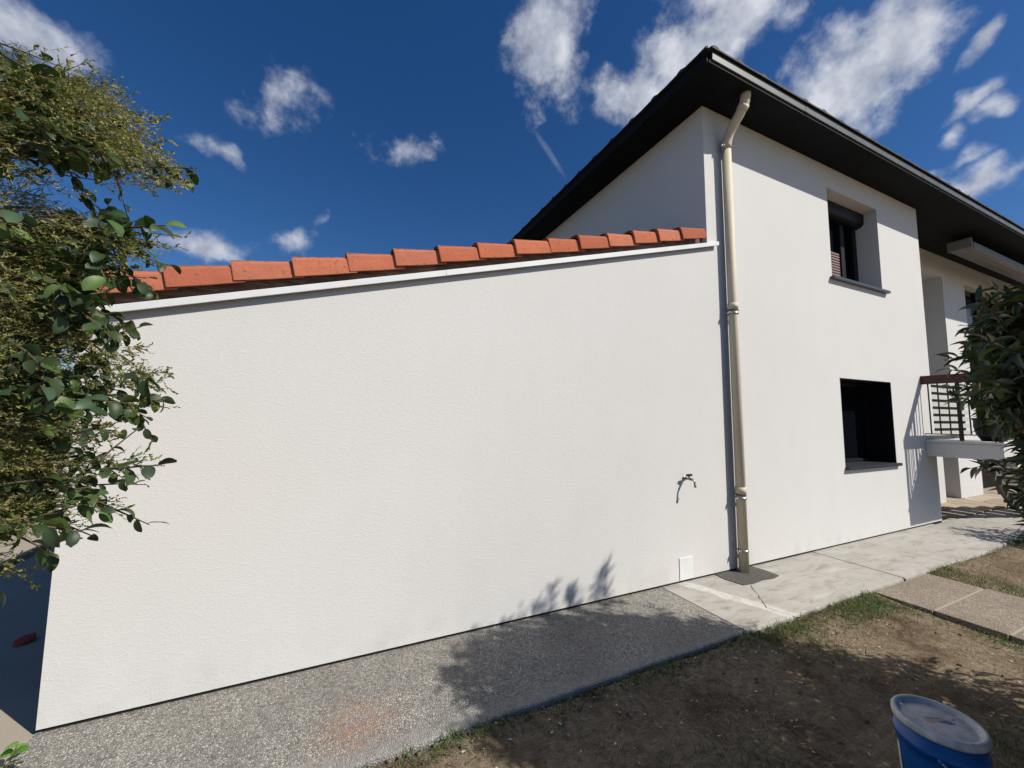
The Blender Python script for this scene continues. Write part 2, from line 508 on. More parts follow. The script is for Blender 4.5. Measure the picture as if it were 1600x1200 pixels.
m, t, b = material('litter', (0.55, 0.50, 0.42), 0.8)
m, t, b = material('garage_door', (0.32, 0.31, 0.30), 0.6)
m, t, b = material('clay_pot', (0.40, 0.17, 0.10), 0.8)


# ------------------------------------------------------------------ mesh helpers
def finish(name, bm, mat, parent=None, smooth=False, loc=None):
    bmesh.ops.recalc_face_normals(bm, faces=bm.faces)
    me = bpy.data.meshes.new(name)
    bm.to_mesh(me)
    bm.free()
    return link(name, me, mat, parent, smooth, loc)


def link(name, me, mat, parent=None, smooth=False, loc=None):
    if mat and not me.materials:
        me.materials.append(MATS[mat])
    if smooth:
        me.polygons.foreach_set('use_smooth', [True] * len(me.polygons))
    o = bpy.data.objects.new(name, me)
    COL.objects.link(o)
    if loc is not None:
        o.location = loc
    if parent is not None:
        o.parent = parent
    return o


def empty(name, loc, label, cat, group=None):
    o = bpy.data.objects.new(name, None)
    o.empty_display_size = 0.2
    COL.objects.link(o)
    o.location = (0, 0, 0)
    o['base'] = list(loc)
    return tag(o, label, cat, group)


def tag(o, label=None, cat=None, group=None, kind=None):
    if label:
        o['label'] = label
    if cat:
        o['category'] = cat
    if group:
        o['group'] = group
    if kind:
        o['kind'] = kind
    return o


def add_box(bm, x0, x1, y0, y1, z0, z1, bev=0.0):
    vs_ = [bm.verts.new(v) for v in ((x0, y0, z0), (x1, y0, z0), (x1, y1, z0), (x0, y1, z0), (x0, y0, z1), (x1, y0, z1), (x1, y1, z1), (x0, y1, z1))]
    fs = [bm.faces.new([vs_[i] for i in f]) for f in ((0, 3, 2, 1), (4, 5, 6, 7), (0, 1, 5, 4), (1, 2, 6, 5), (2, 3, 7, 6), (3, 0, 4, 7))]
    if bev > 0:
        es = list({e for f in fs for e in f.edges})
        bmesh.ops.bevel(bm, geom=es, offset=bev, segments=2, affect='EDGES', profile=0.6)


def box(name, x0, x1, y0, y1, z0, z1, mat, parent=None, bev=0.0):
    bm = bmesh.new()
    add_box(bm, x0, x1, y0, y1, z0, z1, bev)
    return finish(name, bm, mat, parent)


def add_prism(bm, prof, axis, a, b):
    """profile of (u, v) points swept along an axis: 'x' -> (y, z), 'y' -> (x, z)"""
    def P(u, v, s):
        return (s, u, v) if axis == 'x' else (u, s, v)
    A = [bm.verts.new(P(u, v, a)) for u, v in prof]
    B = [bm.verts.new(P(u, v, b)) for u, v in prof]
    n = len(prof)
    for i in range(n):
        bm.faces.new((A[i], A[(i + 1) % n], B[(i + 1) % n], B[i]))
    bm.faces.new(A)
    bm.faces.new(B[::-1])


def add_tube(bm, pts, radii, seg=12, cap=True):
    pts = [Vector(p_) for p_ in pts]
    rings = []
    prev = None
    for i, p_ in enumerate(pts):
        d = (pts[min(i + 1, len(pts) - 1)] - pts[max(i - 1, 0)]).normalized()
        if prev is None:
            ref = Vector((0, 0, 1)) if abs(d.z) < 0.9 else Vector((1, 0, 0))
            u = d.cross(ref).normalized()
        else:
            u = (prev - d * prev.dot(d)).normalized()
        prev = u
        v = d.cross(u)
        r = radii[i] if isinstance(radii, (list, tuple)) else radii
        rings.append([bm.verts.new(p_ + u * (r * math.cos(2 * math.pi * k / seg)) + v * (r * math.sin(2 * math.pi * k / seg))) for k in range(seg)])
    for a, b_ in zip(rings, rings[1:]):
        for k in range(seg):
            bm.faces.new((a[k], a[(k + 1) % seg], b_[(k + 1) % seg], b_[k]))
    if cap:
        bm.faces.new(rings[0][::-1])
        bm.faces.new(rings[-1])


def tube(name, pts, r, mat, parent=None, seg=12, smooth=True):
    bm = bmesh.new()
    add_tube(bm, pts, r, seg)
    return finish(name, bm, mat, parent, smooth)


def add_lathe(bm, prof, cx, cy, seg=48):
    rings = []
    for r, z in prof:
        if r < 1e-6:
            rings.append([bm.verts.new((cx, cy, z))])
        else:
            rings.append([bm.verts.new((cx + r * math.cos(2 * math.pi * k / seg), cy + r * math.sin(2 * math.pi * k / seg), z)) for k in range(seg)])
    for a, b_ in zip(rings, rings[1:]):
        for k in range(seg):
            q = [a[k % len(a)], a[(k + 1) % len(a)], b_[(k + 1) % len(b_)], b_[k % len(b_)]]
            q = list(dict.fromkeys(q))
            if len(q) > 2:
                bm.faces.new(q)


def arr_mesh(name, verts, faces_n, cols=None):
    """verts (N,3); faces all with faces_n corners, consecutive; cols (N,3) per vertex"""
    n = len(verts)
    me = bpy.data.meshes.new(name)
    me.vertices.add(n)
    me.vertices.foreach_set('co', np.asarray(verts, np.float32).ravel())
    nf = n // faces_n
    me.loops.add(n)
    me.loops.foreach_set('vertex_index', np.arange(n, dtype=np.int32))
    me.polygons.add(nf)
    me.polygons.foreach_set('loop_start', np.arange(nf, dtype=np.int32) * faces_n)
    me.polygons.foreach_set('loop_total', np.full(nf, faces_n, np.int32))
    me.update(calc_edges=True)
    if cols is not None:
        ca = me.color_attributes.new('Col', 'FLOAT_COLOR', 'POINT')
        c4 = np.ones((n, 4), np.float32)
        c4[:, :3] = cols
        ca.data.foreach_set('color', c4.ravel())
    return me


def idx_mesh(name, verts, quads, cols=None):
    """indexed quads, smooth shaded"""
    me = bpy.data.meshes.new(name)
    n, nf = len(verts), len(quads)
    me.vertices.add(n)
    me.vertices.foreach_set('co', np.asarray(verts, np.float32).ravel())
    me.loops.add(nf * 4)
    me.loops.foreach_set('vertex_index', np.asarray(quads, np.int32).ravel())
    me.polygons.add(nf)
    me.polygons.foreach_set('loop_start', np.arange(nf, dtype=np.int32) * 4)
    me.polygons.foreach_set('loop_total', np.full(nf, 4, np.int32))
    me.polygons.foreach_set('use_smooth', [True] * nf)
    me.update(calc_edges=True)
    if cols is not None:
        ca = me.color_attributes.new('Col', 'FLOAT_COLOR', 'POINT')
        c4 = np.ones((n, 4), np.float32)
        c4[:, :3] = cols
        ca.data.foreach_set('color', c4.ravel())
    return me


def face_grid(bm, u_edges, v_edges, holes, fn):
    for i in range(len(u_edges) - 1):
        for j in range(len(v_edges) - 1):
            um, vm = (u_edges[i] + u_edges[i + 1]) / 2, (v_edges[j] + v_edges[j + 1]) / 2
            if any(a < um < b_ and c < vm < d for a, b_, c, d in holes):
                continue
            bm.faces.new([bm.verts.new(fn(u, v)) for u, v in ((u_edges[i], v_edges[j]), (u_edges[i + 1], v_edges[j]), (u_edges[i + 1], v_edges[j + 1]), (u_edges[i], v_edges[j + 1]))])


# ------------------------------------------------------------------ key dimensions
XL, XC, XR = -1.285, 3.697, 8.865       # garage end, house corner, end of the house's front wall
H = 5.185                              # soffit
Z0 = 0.022                             # underside of the render
SLOPE = 0.2763
def zc(x):                              # top of the garage coping line
    return 2.526 + SLOPE * x
YO = -0.835                            # outer edge of the path
ZS = -0.032                            # soil level
DEPTH = 8.6

# ------------------------------------------------------------------ ground
def ground_height(x, y):
    h_ = ZS + 0.022 * mnoise.noise(Vector((x * 1.3, y * 1.3, 0.3))) + 0.014 * mnoise.noise(Vector((x * 5, y * 5, 2))) + 0.008 * mnoise.noise(Vector((x * 14, y * 14, 5)))
    if y > YO - 0.25:
        h_ += 0.018 * (1 - max(0.0, min(1.0, (YO - y) / 0.25)))
    return h_


xs = [-900, -300, -80, -30, -14, -8, -5, -3.5, -2.5] + list(np.arange(-1.9, 6.0, 0.05)) + list(np.arange(6.0, 11.0, 0.12)) + [11.5, 13, 16, 22, 40, 90, 300, 900]
ys = [-900, -300, -80, -30, -12, -7, -5, -4.2] + list(np.arange(-3.6, -0.74, 0.045)) + [-0.4, 0.5, 3, 8, 16, 30, 90, 300, 900]
bm = bmesh.new()
gv = []
for y_ in ys:
    row = []
    for x_ in xs:
        near = -2.4 < x_ < 11.2 and -4 < y_ < -0.7
        z_ = ground_height(x_, y_) if near else ZS - 0.01
        if y_ > YO + 0.02 and -1.3 < x_ < 17:
            z_ = min(z_, -0.08)
        if x_ < -1.26:
            z_ = -0.10
        row.append(bm.verts.new((x_, y_, z_)))
    gv.append(row)
for a, b_ in zip(gv, gv[1:]):
    for i in range(len(xs) - 1):
        bm.faces.new((a[i], a[i + 1], b_[i + 1], b_[i]))
ground = finish('ground', bm, 'soil', None, True)
tag(ground, kind='structure')

# path round the house: washed gravel near, poured slabs farther on
path = bpy.data.objects.new('path', None)
COL.objects.link(path)
tag(path, kind='structure')


def wavy_slab(name, x0, x1, y0, y1, mat, parent, ztop=0.0, zb=-0.12, amp=0.008, step=0.08, seed=0.0):
    """slab with a slightly ragged outer (low y) edge and rounded arris"""
    bm_ = bmesh.new()
    n = max(2, int((x1 - x0) / step))
    rows = []
    for i in range(n + 1):
        x_ = x0 + (x1 - x0) * i / n
        w = amp * mnoise.noise(Vector((x_ * 4, seed, 0))) + amp * 0.8 * mnoise.noise(Vector((x_ * 15, seed, 3)))
        rows.append([bm_.verts.new(v) for v in ((x_, y1, zb), (x_, y1, ztop), (x_, y0 + 0.016 + w, ztop), (x_, y0 + 0.005 + w, ztop - 0.005), (x_, y0 + w, ztop - 0.018), (x_, y0 + w * 0.5, zb))])
    for a, b_ in zip(rows, rows[1:]):
        for k in range(6):
            bm_.faces.new((a[k], a[(k + 1) % 6], b_[(k + 1) % 6], b_[k]))
    bm_.faces.new(rows[0])
    bm_.faces.new(rows[-1][::-1])
    return finish(name, bm_, mat, parent)


wavy_slab('gravel_slab', XL - 0.005, 2.905, YO, 0.05, 'washed_gravel', path)
jx = [2.911, 4.31, 5.36, 6.42, 7.47, 8.53, 9.6, 10.7, 11.8, 13.0, 14.5, 16]
for i in range(len(jx) - 1):
    y1_ = 0.05 if jx[i] < 8.4 else -0.02
    wavy_slab('concrete_slab', jx[i] + 0.004, jx[i + 1] - 0.004, YO + rng.uniform(-0.012, 0.012), y1_, 'pale_concrete', path, ztop=rng.uniform(-0.004, 0.001), seed=i + 1.0, amp=0.014)
box('joint_filler', XL, 16, YO + 0.05, 0.02, -0.11, -0.014, 'dark_joint', path)
# rough mortar patch where the downpipe enters the ground
bm = bmesh.new()
pp = [(3.64, 0.02), (3.62, -0.12), (3.66, -0.285), (3.80, -0.30), (3.97, -0.285), (4.10, -0.305), (4.235, -0.28), (4.245, -0.15), (4.22, 0.02)]
lo = [bm.verts.new((x_, y_, -0.01)) for x_, y_ in pp]
hi = [bm.verts.new((x_ * 0.99 + 3.93 * 0.01, y_ * 0.985, 0.006 + 0.003 * math.sin(7 * x_))) for x_, y_ in pp]
ct = bm.verts.new((3.93, -0.14, 0.010))
for i in range(len(pp)):
    j = (i + 1) % len(pp)
    bm.faces.new((lo[i], lo[j], hi[j], hi[i]))
    bm.faces.new((hi[i], hi[j], ct))
finish('mortar_patch', bm, 'patch_mortar', path)
# a few cracks across the old concrete
def crack(pts, w=0.0022):
    bm_ = bmesh.new()
    L, R_ = [], []
    for i, (x_, y_) in enumerate(pts):
        a = Vector(pts[max(i - 1, 0)])
        b2 = Vector(pts[min(i + 1, len(pts) - 1)])
        d_ = (b2 - a).normalized()
        ww = w * (0.4 + 0.9 * random.random())
        L.append(bm_.verts.new((x_ - d_.y * ww, y_ + d_.x * ww, 0.0035)))
        R_.append(bm_.verts.new((x_ + d_.y * ww, y_ - d_.x * ww, 0.0035)))
    for i in range(len(pts) - 1):
        bm_.faces.new((L[i], L[i + 1], R_[i + 1], R_[i]))
    finish('crack', bm_, 'dark_joint', path)


def wander(a, b_, n, amp):
    out_ = []
    for i in range(n + 1):
        f_ = i / n
        out_.append((a[0] + (b_[0] - a[0]) * f_ + random.uniform(-amp, amp), a[1] + (b_[1] - a[1]) * f_ + random.uniform(-amp, amp)))
    return out_


crack(wander((3.74, -0.30), (3.42, -0.66), 22, 0.007))
crack(wander((3.42, -0.66), (3.48, -0.80), 9, 0.006), 0.0016)

# exposed-aggregate pavers leading away from the house
walk = bpy.data.objects.new('garden_walk', None)
COL.objects.link(walk)
tag(walk, kind='structure')
yp = -0.862
for k in range(8):
    y0_ = yp - 0.405
    for (xa, xb) in ((4.66, 5.74),):
        bm = bmesh.new()
        add_box(bm, xa + rng.uniform(-.008, .008), xb + rng.uniform(-.008, .008), y0_ + 0.011, yp - 0.011, -0.11, 0.006 + rng.uniform(-.003, .003), 0.006)
        finish('paver', bm, 'paver_gravel', walk)
    yp = y0_
box('paver_joint', 4.69, 5.71, yp + 0.02, -0.87, -0.115, 0.0, 'terrace_grout', walk)

# driveway beside the garage and the lane beyond
drive = bpy.data.objects.new('driveway', None)
COL.objects.link(drive)
tag(drive, kind='structure')
ya = -6.0
for k in range(6):
    box('concrete_slab', -3.03, XL - 0.012, ya + 0.004, ya + 2.9 - 0.004, -0.12, -0.006, 'drive_concrete', drive, 0.004)
    box('concrete_slab', -6.4, -3.05, ya + 0.004, ya + 2.9 - 0.004, -0.12, 0.045, 'drive_concrete', drive, 0.006)
    ya += 2.9
box('joint_filler', -6.35, XL - 0.03, -5.95, 11.3, -0.13, -0.03, 'dark_joint', drive)
tag(box('lane', -60, -6.6, -60, 60, -0.14, -0.09, 'street'), kind='structure')

# crazy-paved terrace past the house
terr = bpy.data.objects.new('terrace', None)
COL.objects.link(terr)
tag(terr, kind='structure')
box('terrace_bed', XR, 19, -0.01, 2.6, -0.12, -0.012, 'terrace_grout', terr)
cells = []
nx, ny = 24, 7
def cellpt(i, j):
    r_ = random.Random(i * 91 + j * 17)
    return (8.89 + (i + (r_.uniform(-.33, .33) if 0 < i < nx else 0)) * 0.40, 0.0 + (j + (r_.uniform(-.33, .33) if 0 < j < ny else 0)) * 0.36)
for i in range(nx):
    for j in range(ny):
        q = [cellpt(i, j), cellpt(i + 1, j), cellpt(i + 1, j + 1), cellpt(i, j + 1)]
        cx_ = sum(a[0] for a in q) / 4
        cy_ = sum(a[1] for a in q) / 4
        bm = bmesh.new()
        top = [bm.verts.new((cx_ + (a[0] - cx_) * 0.93, cy_ + (a[1] - cy_) * 0.93, 0.0)) for a in q]
        bot = [bm.verts.new((cx_ + (a[0] - cx_) * 0.95, cy_ + (a[1] - cy_) * 0.95, -0.02)) for a in q]
        bm.faces.new(top)
        for k in range(4):
            bm.faces.new((bot[k], bot[(k + 1) % 4], top[(k + 1) % 4], top[k]))
        finish('paving_stone', bm, 'terrace_stone', terr)

# ------------------------------------------------------------------ garage
garage = empty('garage', (1.2, 0, 0), 'low white rendered garage with orange tiled edge, left of the downpipe', 'garage')
bm = bmesh.new()
ZT = lambda x: zc(x) - 0.012
# front wall, cut in strips so that the surface stays one clean sheet
bm.faces.new([bm.verts.new(v) for v in ((XL, 0, Z0), (XC, 0, Z0), (XC, 0, ZT(XC)), (XL, 0, ZT(XL)))])
bm.faces.new([bm.verts.new(v) for v in ((XL, 0, Z0), (XL, 0, ZT(XL)), (XL, 0.4, ZT(XL)), (XL, 0.4, Z0))])
bm.faces.new([bm.verts.new(v) for v in ((XL, 0, Z0), (XL, 0.4, Z0), (XC, 0.4, Z0), (XC, 0, Z0))])
bm.faces.new([bm.verts.new(v) for v in ((XL, 0.4, 2.02), (XL, 0.4, ZT(XL)), (XL, 6.2, ZT(XL)), (XL, 6.2, 2.02))])
bm.faces.new([bm.verts.new(v) for v in ((XL, 3.2, 0), (XL, 3.2, 2.02), (XL, 6.2, 2.02), (XL, 6.2, 0))])
bm.faces.new([bm.verts.new(v) for v in ((XL, 6.2, 0), (XC, 6.2, 0), (XC, 6.2, ZT(XC)), (XL, 6.2, ZT(XL)))])
bm.faces.new([bm.verts.new(v) for v in ((XL, 0, ZT(XL)), (XC, 0, ZT(XC)), (XC, 6.2, ZT(XC)), (XL, 6.2, ZT(XL)))])
bmesh.ops.remove_doubles(bm, verts=bm.verts, dist=1e-4)
finish('wall', bm, 'white_render', garage)
box('garage_door', XL + 0.12, XL + 0.16, 0.401, 3.199, 0.0, 2.019, 'garage_door', garage)
box('plinth_profile', XL + 0.02, XC - 0.001, 0.012, 0.30, -0.02, Z0 - 0.002, 'dark_joint', garage)
# white metal coping under the tile edge
bm = bmesh.new()
XE = 3.835
def cop(x0, x1):
    vs_ = []
    for x_ in (x0, x1):
        zt = zc(x_)
        vs_.append([bm.verts.new(v) for v in ((x_, -0.001, zt + 0.004), (x_, -0.040, zt - 0.006), (x_, -0.043, zt - 0.010), (x_, -0.043, zt - 0.050), (x_, -0.036, zt - 0.052), (x_, -0.034, zt - 0.014), (x_, -0.001, zt - 0.008))])
    n = len(vs_[0])
    for k in range(n):
        bm.faces.new((vs_[0][k], vs_[0][(k + 1) % n], vs_[1][(k + 1) % n], vs_[1][k]))
    bm.faces.new(vs_[0])
    bm.faces.new(vs_[1][::-1])
cop(XL - 0.03, 0.74)
cop(0.742, XE)
finish('coping', bm, 'white_trim', garage)
# brown board between coping and tiles
bm = bmesh.new()
A = [(XL - 0.12, -0.012, zc(XL - 0.12) + 0.001), (3.50, -0.012, zc(3.50) + 0.001), (3.50, -0.012, zc(3.50) + 0.085), (XL - 0.12, -0.012, zc(XL - 0.12) + 0.085)]
add = [bm.verts.new(v) for v in A]
back = [bm.verts.new((v[0], 0.05, v[2])) for v in A]
bm.faces.new(add)
bm.faces.new(back[::-1])
for k in range(4):
    bm.faces.new((add[k], add[(k + 1) % 4], back[(k + 1) % 4], back[k]))
finish('rake_board', bm, 'rake_board', garage)
# roof deck
roofg = bmesh.new()
vs_ = []
for dz in (0.03, 0.075):
    vs_.append([roofg.verts.new(v) for v in ((XL - 0.35, 0.055, zc(XL - 0.35) + dz), (3.66, 0.055, zc(3.66) + dz), (3.66, 6.3, zc(3.66) + dz), (XL - 0.35, 6.3, zc(XL - 0.35) + dz))])
roofg.faces.new(vs_[0][::-1])
roofg.faces.new(vs_[1])
for k in range(4):
    roofg.faces.new((vs_[0][k], vs_[0][(k + 1) % 4], vs_[1][(k + 1) % 4], vs_[1][k]))
groof = finish('roof_deck', roofg, 'rake_board', garage)


def rake_tile_mesh():
    """edge tile: vertical flank outside, rounded back; local x runs up the slope from the low end"""
    L = 0.385
    prof = [(-0.060, -0.100), (-0.058, -0.05), (-0.054, -0.010)]
    for k in range(7):
        a = math.pi * (1 - k / 6)
        prof.append((0.030 + 0.083 * math.cos(a), -0.004 + 0.036 * math.sin(a)))
    prof.append((0.117, -0.03))
    th = 0.016
    inner = [(u + (th if u < 0.03 else -th * 0.8), v - (th if v > -0.02 else 0)) for u, v in prof]
    bm_ = bmesh.new()
    rings = []
    for (x_, s, dz) in ((0.0, 1.13, 0.006), (0.006, 1.15, 0.007), (L * 0.5, 1.05, 0.0), (L, 0.93, -0.004)):
        ring = [bm_.verts.new((x_, 0.03 + (u - 0.03) * s, v * s + dz)) for u, v in prof] + [bm_.verts.new((x_, 0.03 + (u - 0.03) * s, v * s + dz)) for u, v in reversed(inner)]
        rings.append(ring)
    n = len(rings[0])
    for a, b2 in zip(rings, rings[1:]):
        for k in range(n):
            bm_.faces.new((a[k], a[(k + 1) % n], b2[(k + 1) % n], b2[k]))
    m_ = len(prof)
    for rr in (rings[0], rings[-1]):
        for k in range(m_ - 1):
            bm_.faces.new((rr[k], rr[k + 1], rr[n - 2 - k], rr[n - 1 - k]))
    bmesh.ops.recalc_face_normals(bm_, faces=bm_.faces)
    me = bpy.data.meshes.new('rake_tile')
    bm_.to_mesh(me)
    bm_.free()
    me.materials.append(MATS['terracotta'])
    return me


rt_mesh = rake_tile_mesh()
tile_x = [-0.928 + 0.3195 * k for k in range(-2, 14)]
rr_ = random.Random(5)
for x_ in tile_x:
    o = link('rake_tile', rt_mesh, None, garage)
    tl = math.atan(SLOPE) - 0.062
    o.location = (x_ + rr_.uniform(-.006, .006), rr_.uniform(-.006, .004), zc(x_) + 0.166 + rr_.uniform(-.006, .006))
    o.rotation_euler = (rr_.uniform(-.02, .02), -tl + rr_.uniform(-.012, .012), rr_.uniform(-.02, .012))
# barrel tiles of the roof itself
def barrel_mesh():
    bm_ = bmesh.new()
    rings = []
    for (x_, s) in ((0.0, 1.06), (0.44, 0.9)):
        o_ = [(0.09 * s * math.cos(math.pi * k / 6), 0.072 * s * math.sin(math.pi * k / 6)) for k in range(7)]
        i_ = [((0.09 * s - 0.014) * math.cos(math.pi * k / 6), (0.072 * s - 0.014) * math.sin(math.pi * k / 6)) for k in range(6, -1, -1)]
        rings.append([bm_.verts.new((x_, u, v)) for u, v in o_ + i_])
    n = len(rings[0])
    for k in range(n):
        bm_.faces.new((rings[0][k], rings[0][(k + 1) % n], rings[1][(k + 1) % n], rings[1][k]))
    for k in range(6):
        for r_ in rings:
            bm_.faces.new((r_[k], r_[k + 1], r_[n - 2 - k], r_[n - 1 - k]))
    bmesh.ops.recalc_face_normals(bm_, faces=bm_.faces)
    me = bpy.data.meshes.new('roof_tile')
    bm_.to_mesh(me)
    bm_.free()
    me.materials.append(MATS['terracotta'])
    return me


bt_mesh = barrel_mesh()
for col_i in range(5):
    for k in range(-2, 13):
        x_ = -0.928 + 0.345 * k
        o = link('roof_tile', bt_mesh, None, garage)
        o.location = (x_, 0.26 + col_i * 0.225, zc(x_) + 0.105 + rr_.uniform(-.004, .004))
        o.rotation_euler = (0, -math.atan(SLOPE) + 0.045, rr_.uniform(-.015, .015))
# flashing where the garage roof runs up against the house
bm = bmesh.new()
for (x0, x1, za, zb_) in ((3.47, 3.685, 0.05, 0.20),):
    v = [bm.verts.new(q) for q in ((x0, 0.06, zc(x0) + za), (x1, 0.06, zc(x1) + za), (x1, 0.06, zc(x1) + zb_ - 0.02), (x0, 0.06, zc(x0) + za + 0.02), (x0, 6.1, zc(x0) + za), (x1, 6.1, zc(x1) + za), (x1, 6.1, zc(x1) + zb_ - 0.02), (x0, 6.1, zc(x0) + za + 0.02))]
    for f in ((0, 1, 2, 3), (7, 6, 5, 4), (0, 4, 5, 1), (1, 5, 6, 2), (2, 6, 7, 3), (3, 7, 4, 0)):
        bm.faces.new([v[i] for i in f])
finish('flashing', bm, 'black_metal', garage)
# flush white access cover low on the wall
box('access_cover', 3.135, 3.318, -0.007, 0.004, 0.026, 0.238, 'white_trim', garage, 0.003)

# ------------------------------------------------------------------ house
house = empty('house', (6.2, 0, 0), 'two-storey white rendered house with dark hipped roof and wide eaves', 'house')
UW = (6.165, 7.520, 3.556, 4.856)
LW = (6.186, 7.557, 0.972, 2.166)
DW = 0.36
bm = bmesh.new()
face_grid(bm, [XC, UW[0], LW[0], UW[1], LW[1], XR], [Z0, LW[2], LW[3], UW[2], UW[3], H], [UW, LW], lambda u, v: (u, 0, v))
for (a, b_, c, d) in (UW,):
    for q in (((a, 0, c), (a, DW, c), (a, DW, d), (a, 0, d)), ((b_, 0, c), (b_, DW, c), (b_, DW, d), (b_, 0, d)), ((a, 0, d), (b_, 0, d), (b_, DW, d), (a, DW, d)), ((a, 0, c), (b_, 0, c), (b_, DW, c), (a, DW, c))):
        bm.faces.new([bm.verts.new(v) for v in q])
for q in (((XC, 0, 3.0), (XC, DEPTH, 3.0), (XC, DEPTH, H), (XC, 0, H)), ((XR, 0, Z0), (XR, 3.2, Z0), (XR, 3.2, H), (XR, 0, H)), ((XC, 0, Z0), (XR, 0, Z0), (XR, 0.3, Z0), (XC, 0.3, Z0)), ((XC, DEPTH, 0), (20, DEPTH, 0), (20, DEPTH, H), (XC, DEPTH, H)), ((XC, 6.2, 0), (XC, DEPTH, 0), (XC, DEPTH, 3.0), (XC, 6.2, 3.0)), ((20, 0.66, 0), (20, DEPTH, 0), (20, DEPTH, H), (20, 0.66, H))):
    bm.faces.new([bm.verts.new(v) for v in q])
bmesh.ops.remove_doubles(bm, verts=bm.verts, dist=1e-4)
finish('wall', bm, 'white_render', house)
box('plinth_profile', XC + 0.001, XR - 0.02, 0.012, 0.30, -0.02, Z0 - 0.002, 'dark_joint', house)

# set-back part on the right: pillar, lintel, back wall, upper floor
YB = 0.66
bm = bmesh.new()
add_box(bm, 11.87, 13.0, YB, 2.6, 0.001, 4.715)
finish('pillar', bm, 'white_render', house)
box('post', 10.70, 11.04, 0.62, 0.90, 0.001, 1.04, 'white_render', house)
box('lintel', XR + 0.002, 20, YB, 2.6, 4.717, H - 0.004, 'white_render', house)
box('recess_wall', XR + 0.002, 19.9, 3.0, 3.19, 0.0, H - 0.004, 'white_render', house)
box('upper_floor', XR + 0.004, 20, YB + 0.06, 2.98, 1.04, 1.29, 'white_render', house)
box('side_wall', 15.2, 19.99, YB, 2.9, 0.0, 4.715, 'white_render', house)
gd = empty('x', (0, 0, 0), 'x', 'x')
bpy.data.objects.remove(gd)
gw = box('glazed_door', 13.002, 15.198, YB + 0.16, YB + 0.20, 1.291, 4.712, 'dark_glass', house)
for (a, b_) in ((13.002, 13.07), (14.06, 14.14), (15.13, 15.198)):
    box('door_frame', a, b_, YB + 0.12, YB + 0.158, 1.291, 4.712, 'black_metal', gw)
box('cellar_wall', 13.002, 15.198, YB + 0.3, YB + 0.4, 0.0, 1.04, 'anthracite_board', house)

# soffit and roof
ES, EL = -0.405, 3.287
box('soffit', EL, 20.6, ES, 3.1, H + 0.002, H + 0.03, 'anthracite_board', house)
box('soffit', EL, XC + 0.05, 3.102, DEPTH + 0.4, H + 0.002, H + 0.03, 'anthracite_board', house)
box('fascia', EL - 0.018, EL, ES - 0.001, DEPTH + 0.4, H - 0.004, H + 0.130, 'anthracite_board', house, 0.003)
box('fascia', EL, 20.6, ES - 0.014, ES - 0.0005, H - 0.004, H + 0.03, 'anthracite_board', house, 0.002)
# box gutter along the front: folded sheet with a bead
bm = bmesh.new()
gp = [(ES - 0.002, H + 0.032), (ES - 0.026, H + 0.026), (ES - 0.030, H + 0.030), (ES - 0.034, H + 0.090), (ES - 0.040, H + 0.096), (ES - 0.034, H + 0.102), (ES - 0.022, H + 0.098), (ES - 0.020, H + 0.04), (ES - 0.002, H + 0.044)]
add_prism(bm, gp, 'x', EL + 0.03, 20.6)
gut = finish('gutter', bm, 'grey_metal', house)
bm = bmesh.new()
for x_ in np.arange(4.9, 20, 2.96):
    add_prism(bm, [(u - 0.002 if i < 7 else u, v) for i, (u, v) in enumerate(gp)], 'x', x_, x_ + 0.05)
finish('joint_sleeve', bm, 'grey_metal', gut)
# hip roof
RS = 0.30
zt0 = H + 0.118
x0, x1, y0, y1 = EL - 0.03, 20.7, ES - 0.035, DEPTH + 0.44
half = (y1 - y0) / 2
bm = bmesh.new()
c_ = [bm.verts.new(v) for v in ((x0, y0, zt0), (x1, y0, zt0), (x1, y1, zt0), (x0, y1, zt0), (x0 + half, y0 + half, zt0 + RS * half), (x1 - half, y0 + half, zt0 + RS * half))]
for f in ((0, 1, 5, 4), (1, 2, 5), (2, 3, 4, 5), (3, 0, 4), (3, 2, 1, 0)):
    bm.faces.new([c_[i] for i in f])
roof = finish('roof', bm, 'roof_tile_dark', house)
# eave tiles: interlocking, with a raised roll at each joint
def eave_tile_mesh():
    bm_ = bmesh.new()
    prof = [(0.0, 0.0), (0.0, 0.020), (0.03, 0.034), (0.06, 0.038), (0.085, 0.030), (0.11, 0.018), (0.24, 0.015), (0.34, 0.019), (0.376, 0.022), (0.376, 0.0)]
    A_ = [bm_.verts.new((u, 0.0, v)) for u, v in prof]
    B_ = [bm_.verts.new((u, 0.42, v + 0.42 * RS)) for u, v in prof]
    n = len(prof)
    for k in range(n):
        bm_.faces.new((A_[k], A_[(k + 1) % n], B_[(k + 1) % n], B_[k]))
    bm_.faces.new(A_)
    bm_.faces.new(B_[::-1])
    bmesh.ops.recalc_face_normals(bm_, faces=bm_.faces)
    me = bpy.data.meshes.new('eave_tile')
    bm_.to_mesh(me)
    bm_.free()
    me.materials.append(MATS['roof_tile_dark'])
    return me


et = eave_tile_mesh()
for k in range(44):
    o = link('eave_tile', et, None, roof)
    o.location = (EL + 0.0 + 0.382 * k, y0 - 0.022, zt0 + 0.003 + rr_.uniform(-.002, .002))
    if k < 1:
        o.location.y += 0.0
for k in range(23):
    o = link('eave_tile', et, None, roof)
    o.rotation_euler = (0, 0, -math.pi / 2)
    o.location = (x0 - 0.022, y0 + 0.385 + 0.382 * k, zt0 + 0.003)
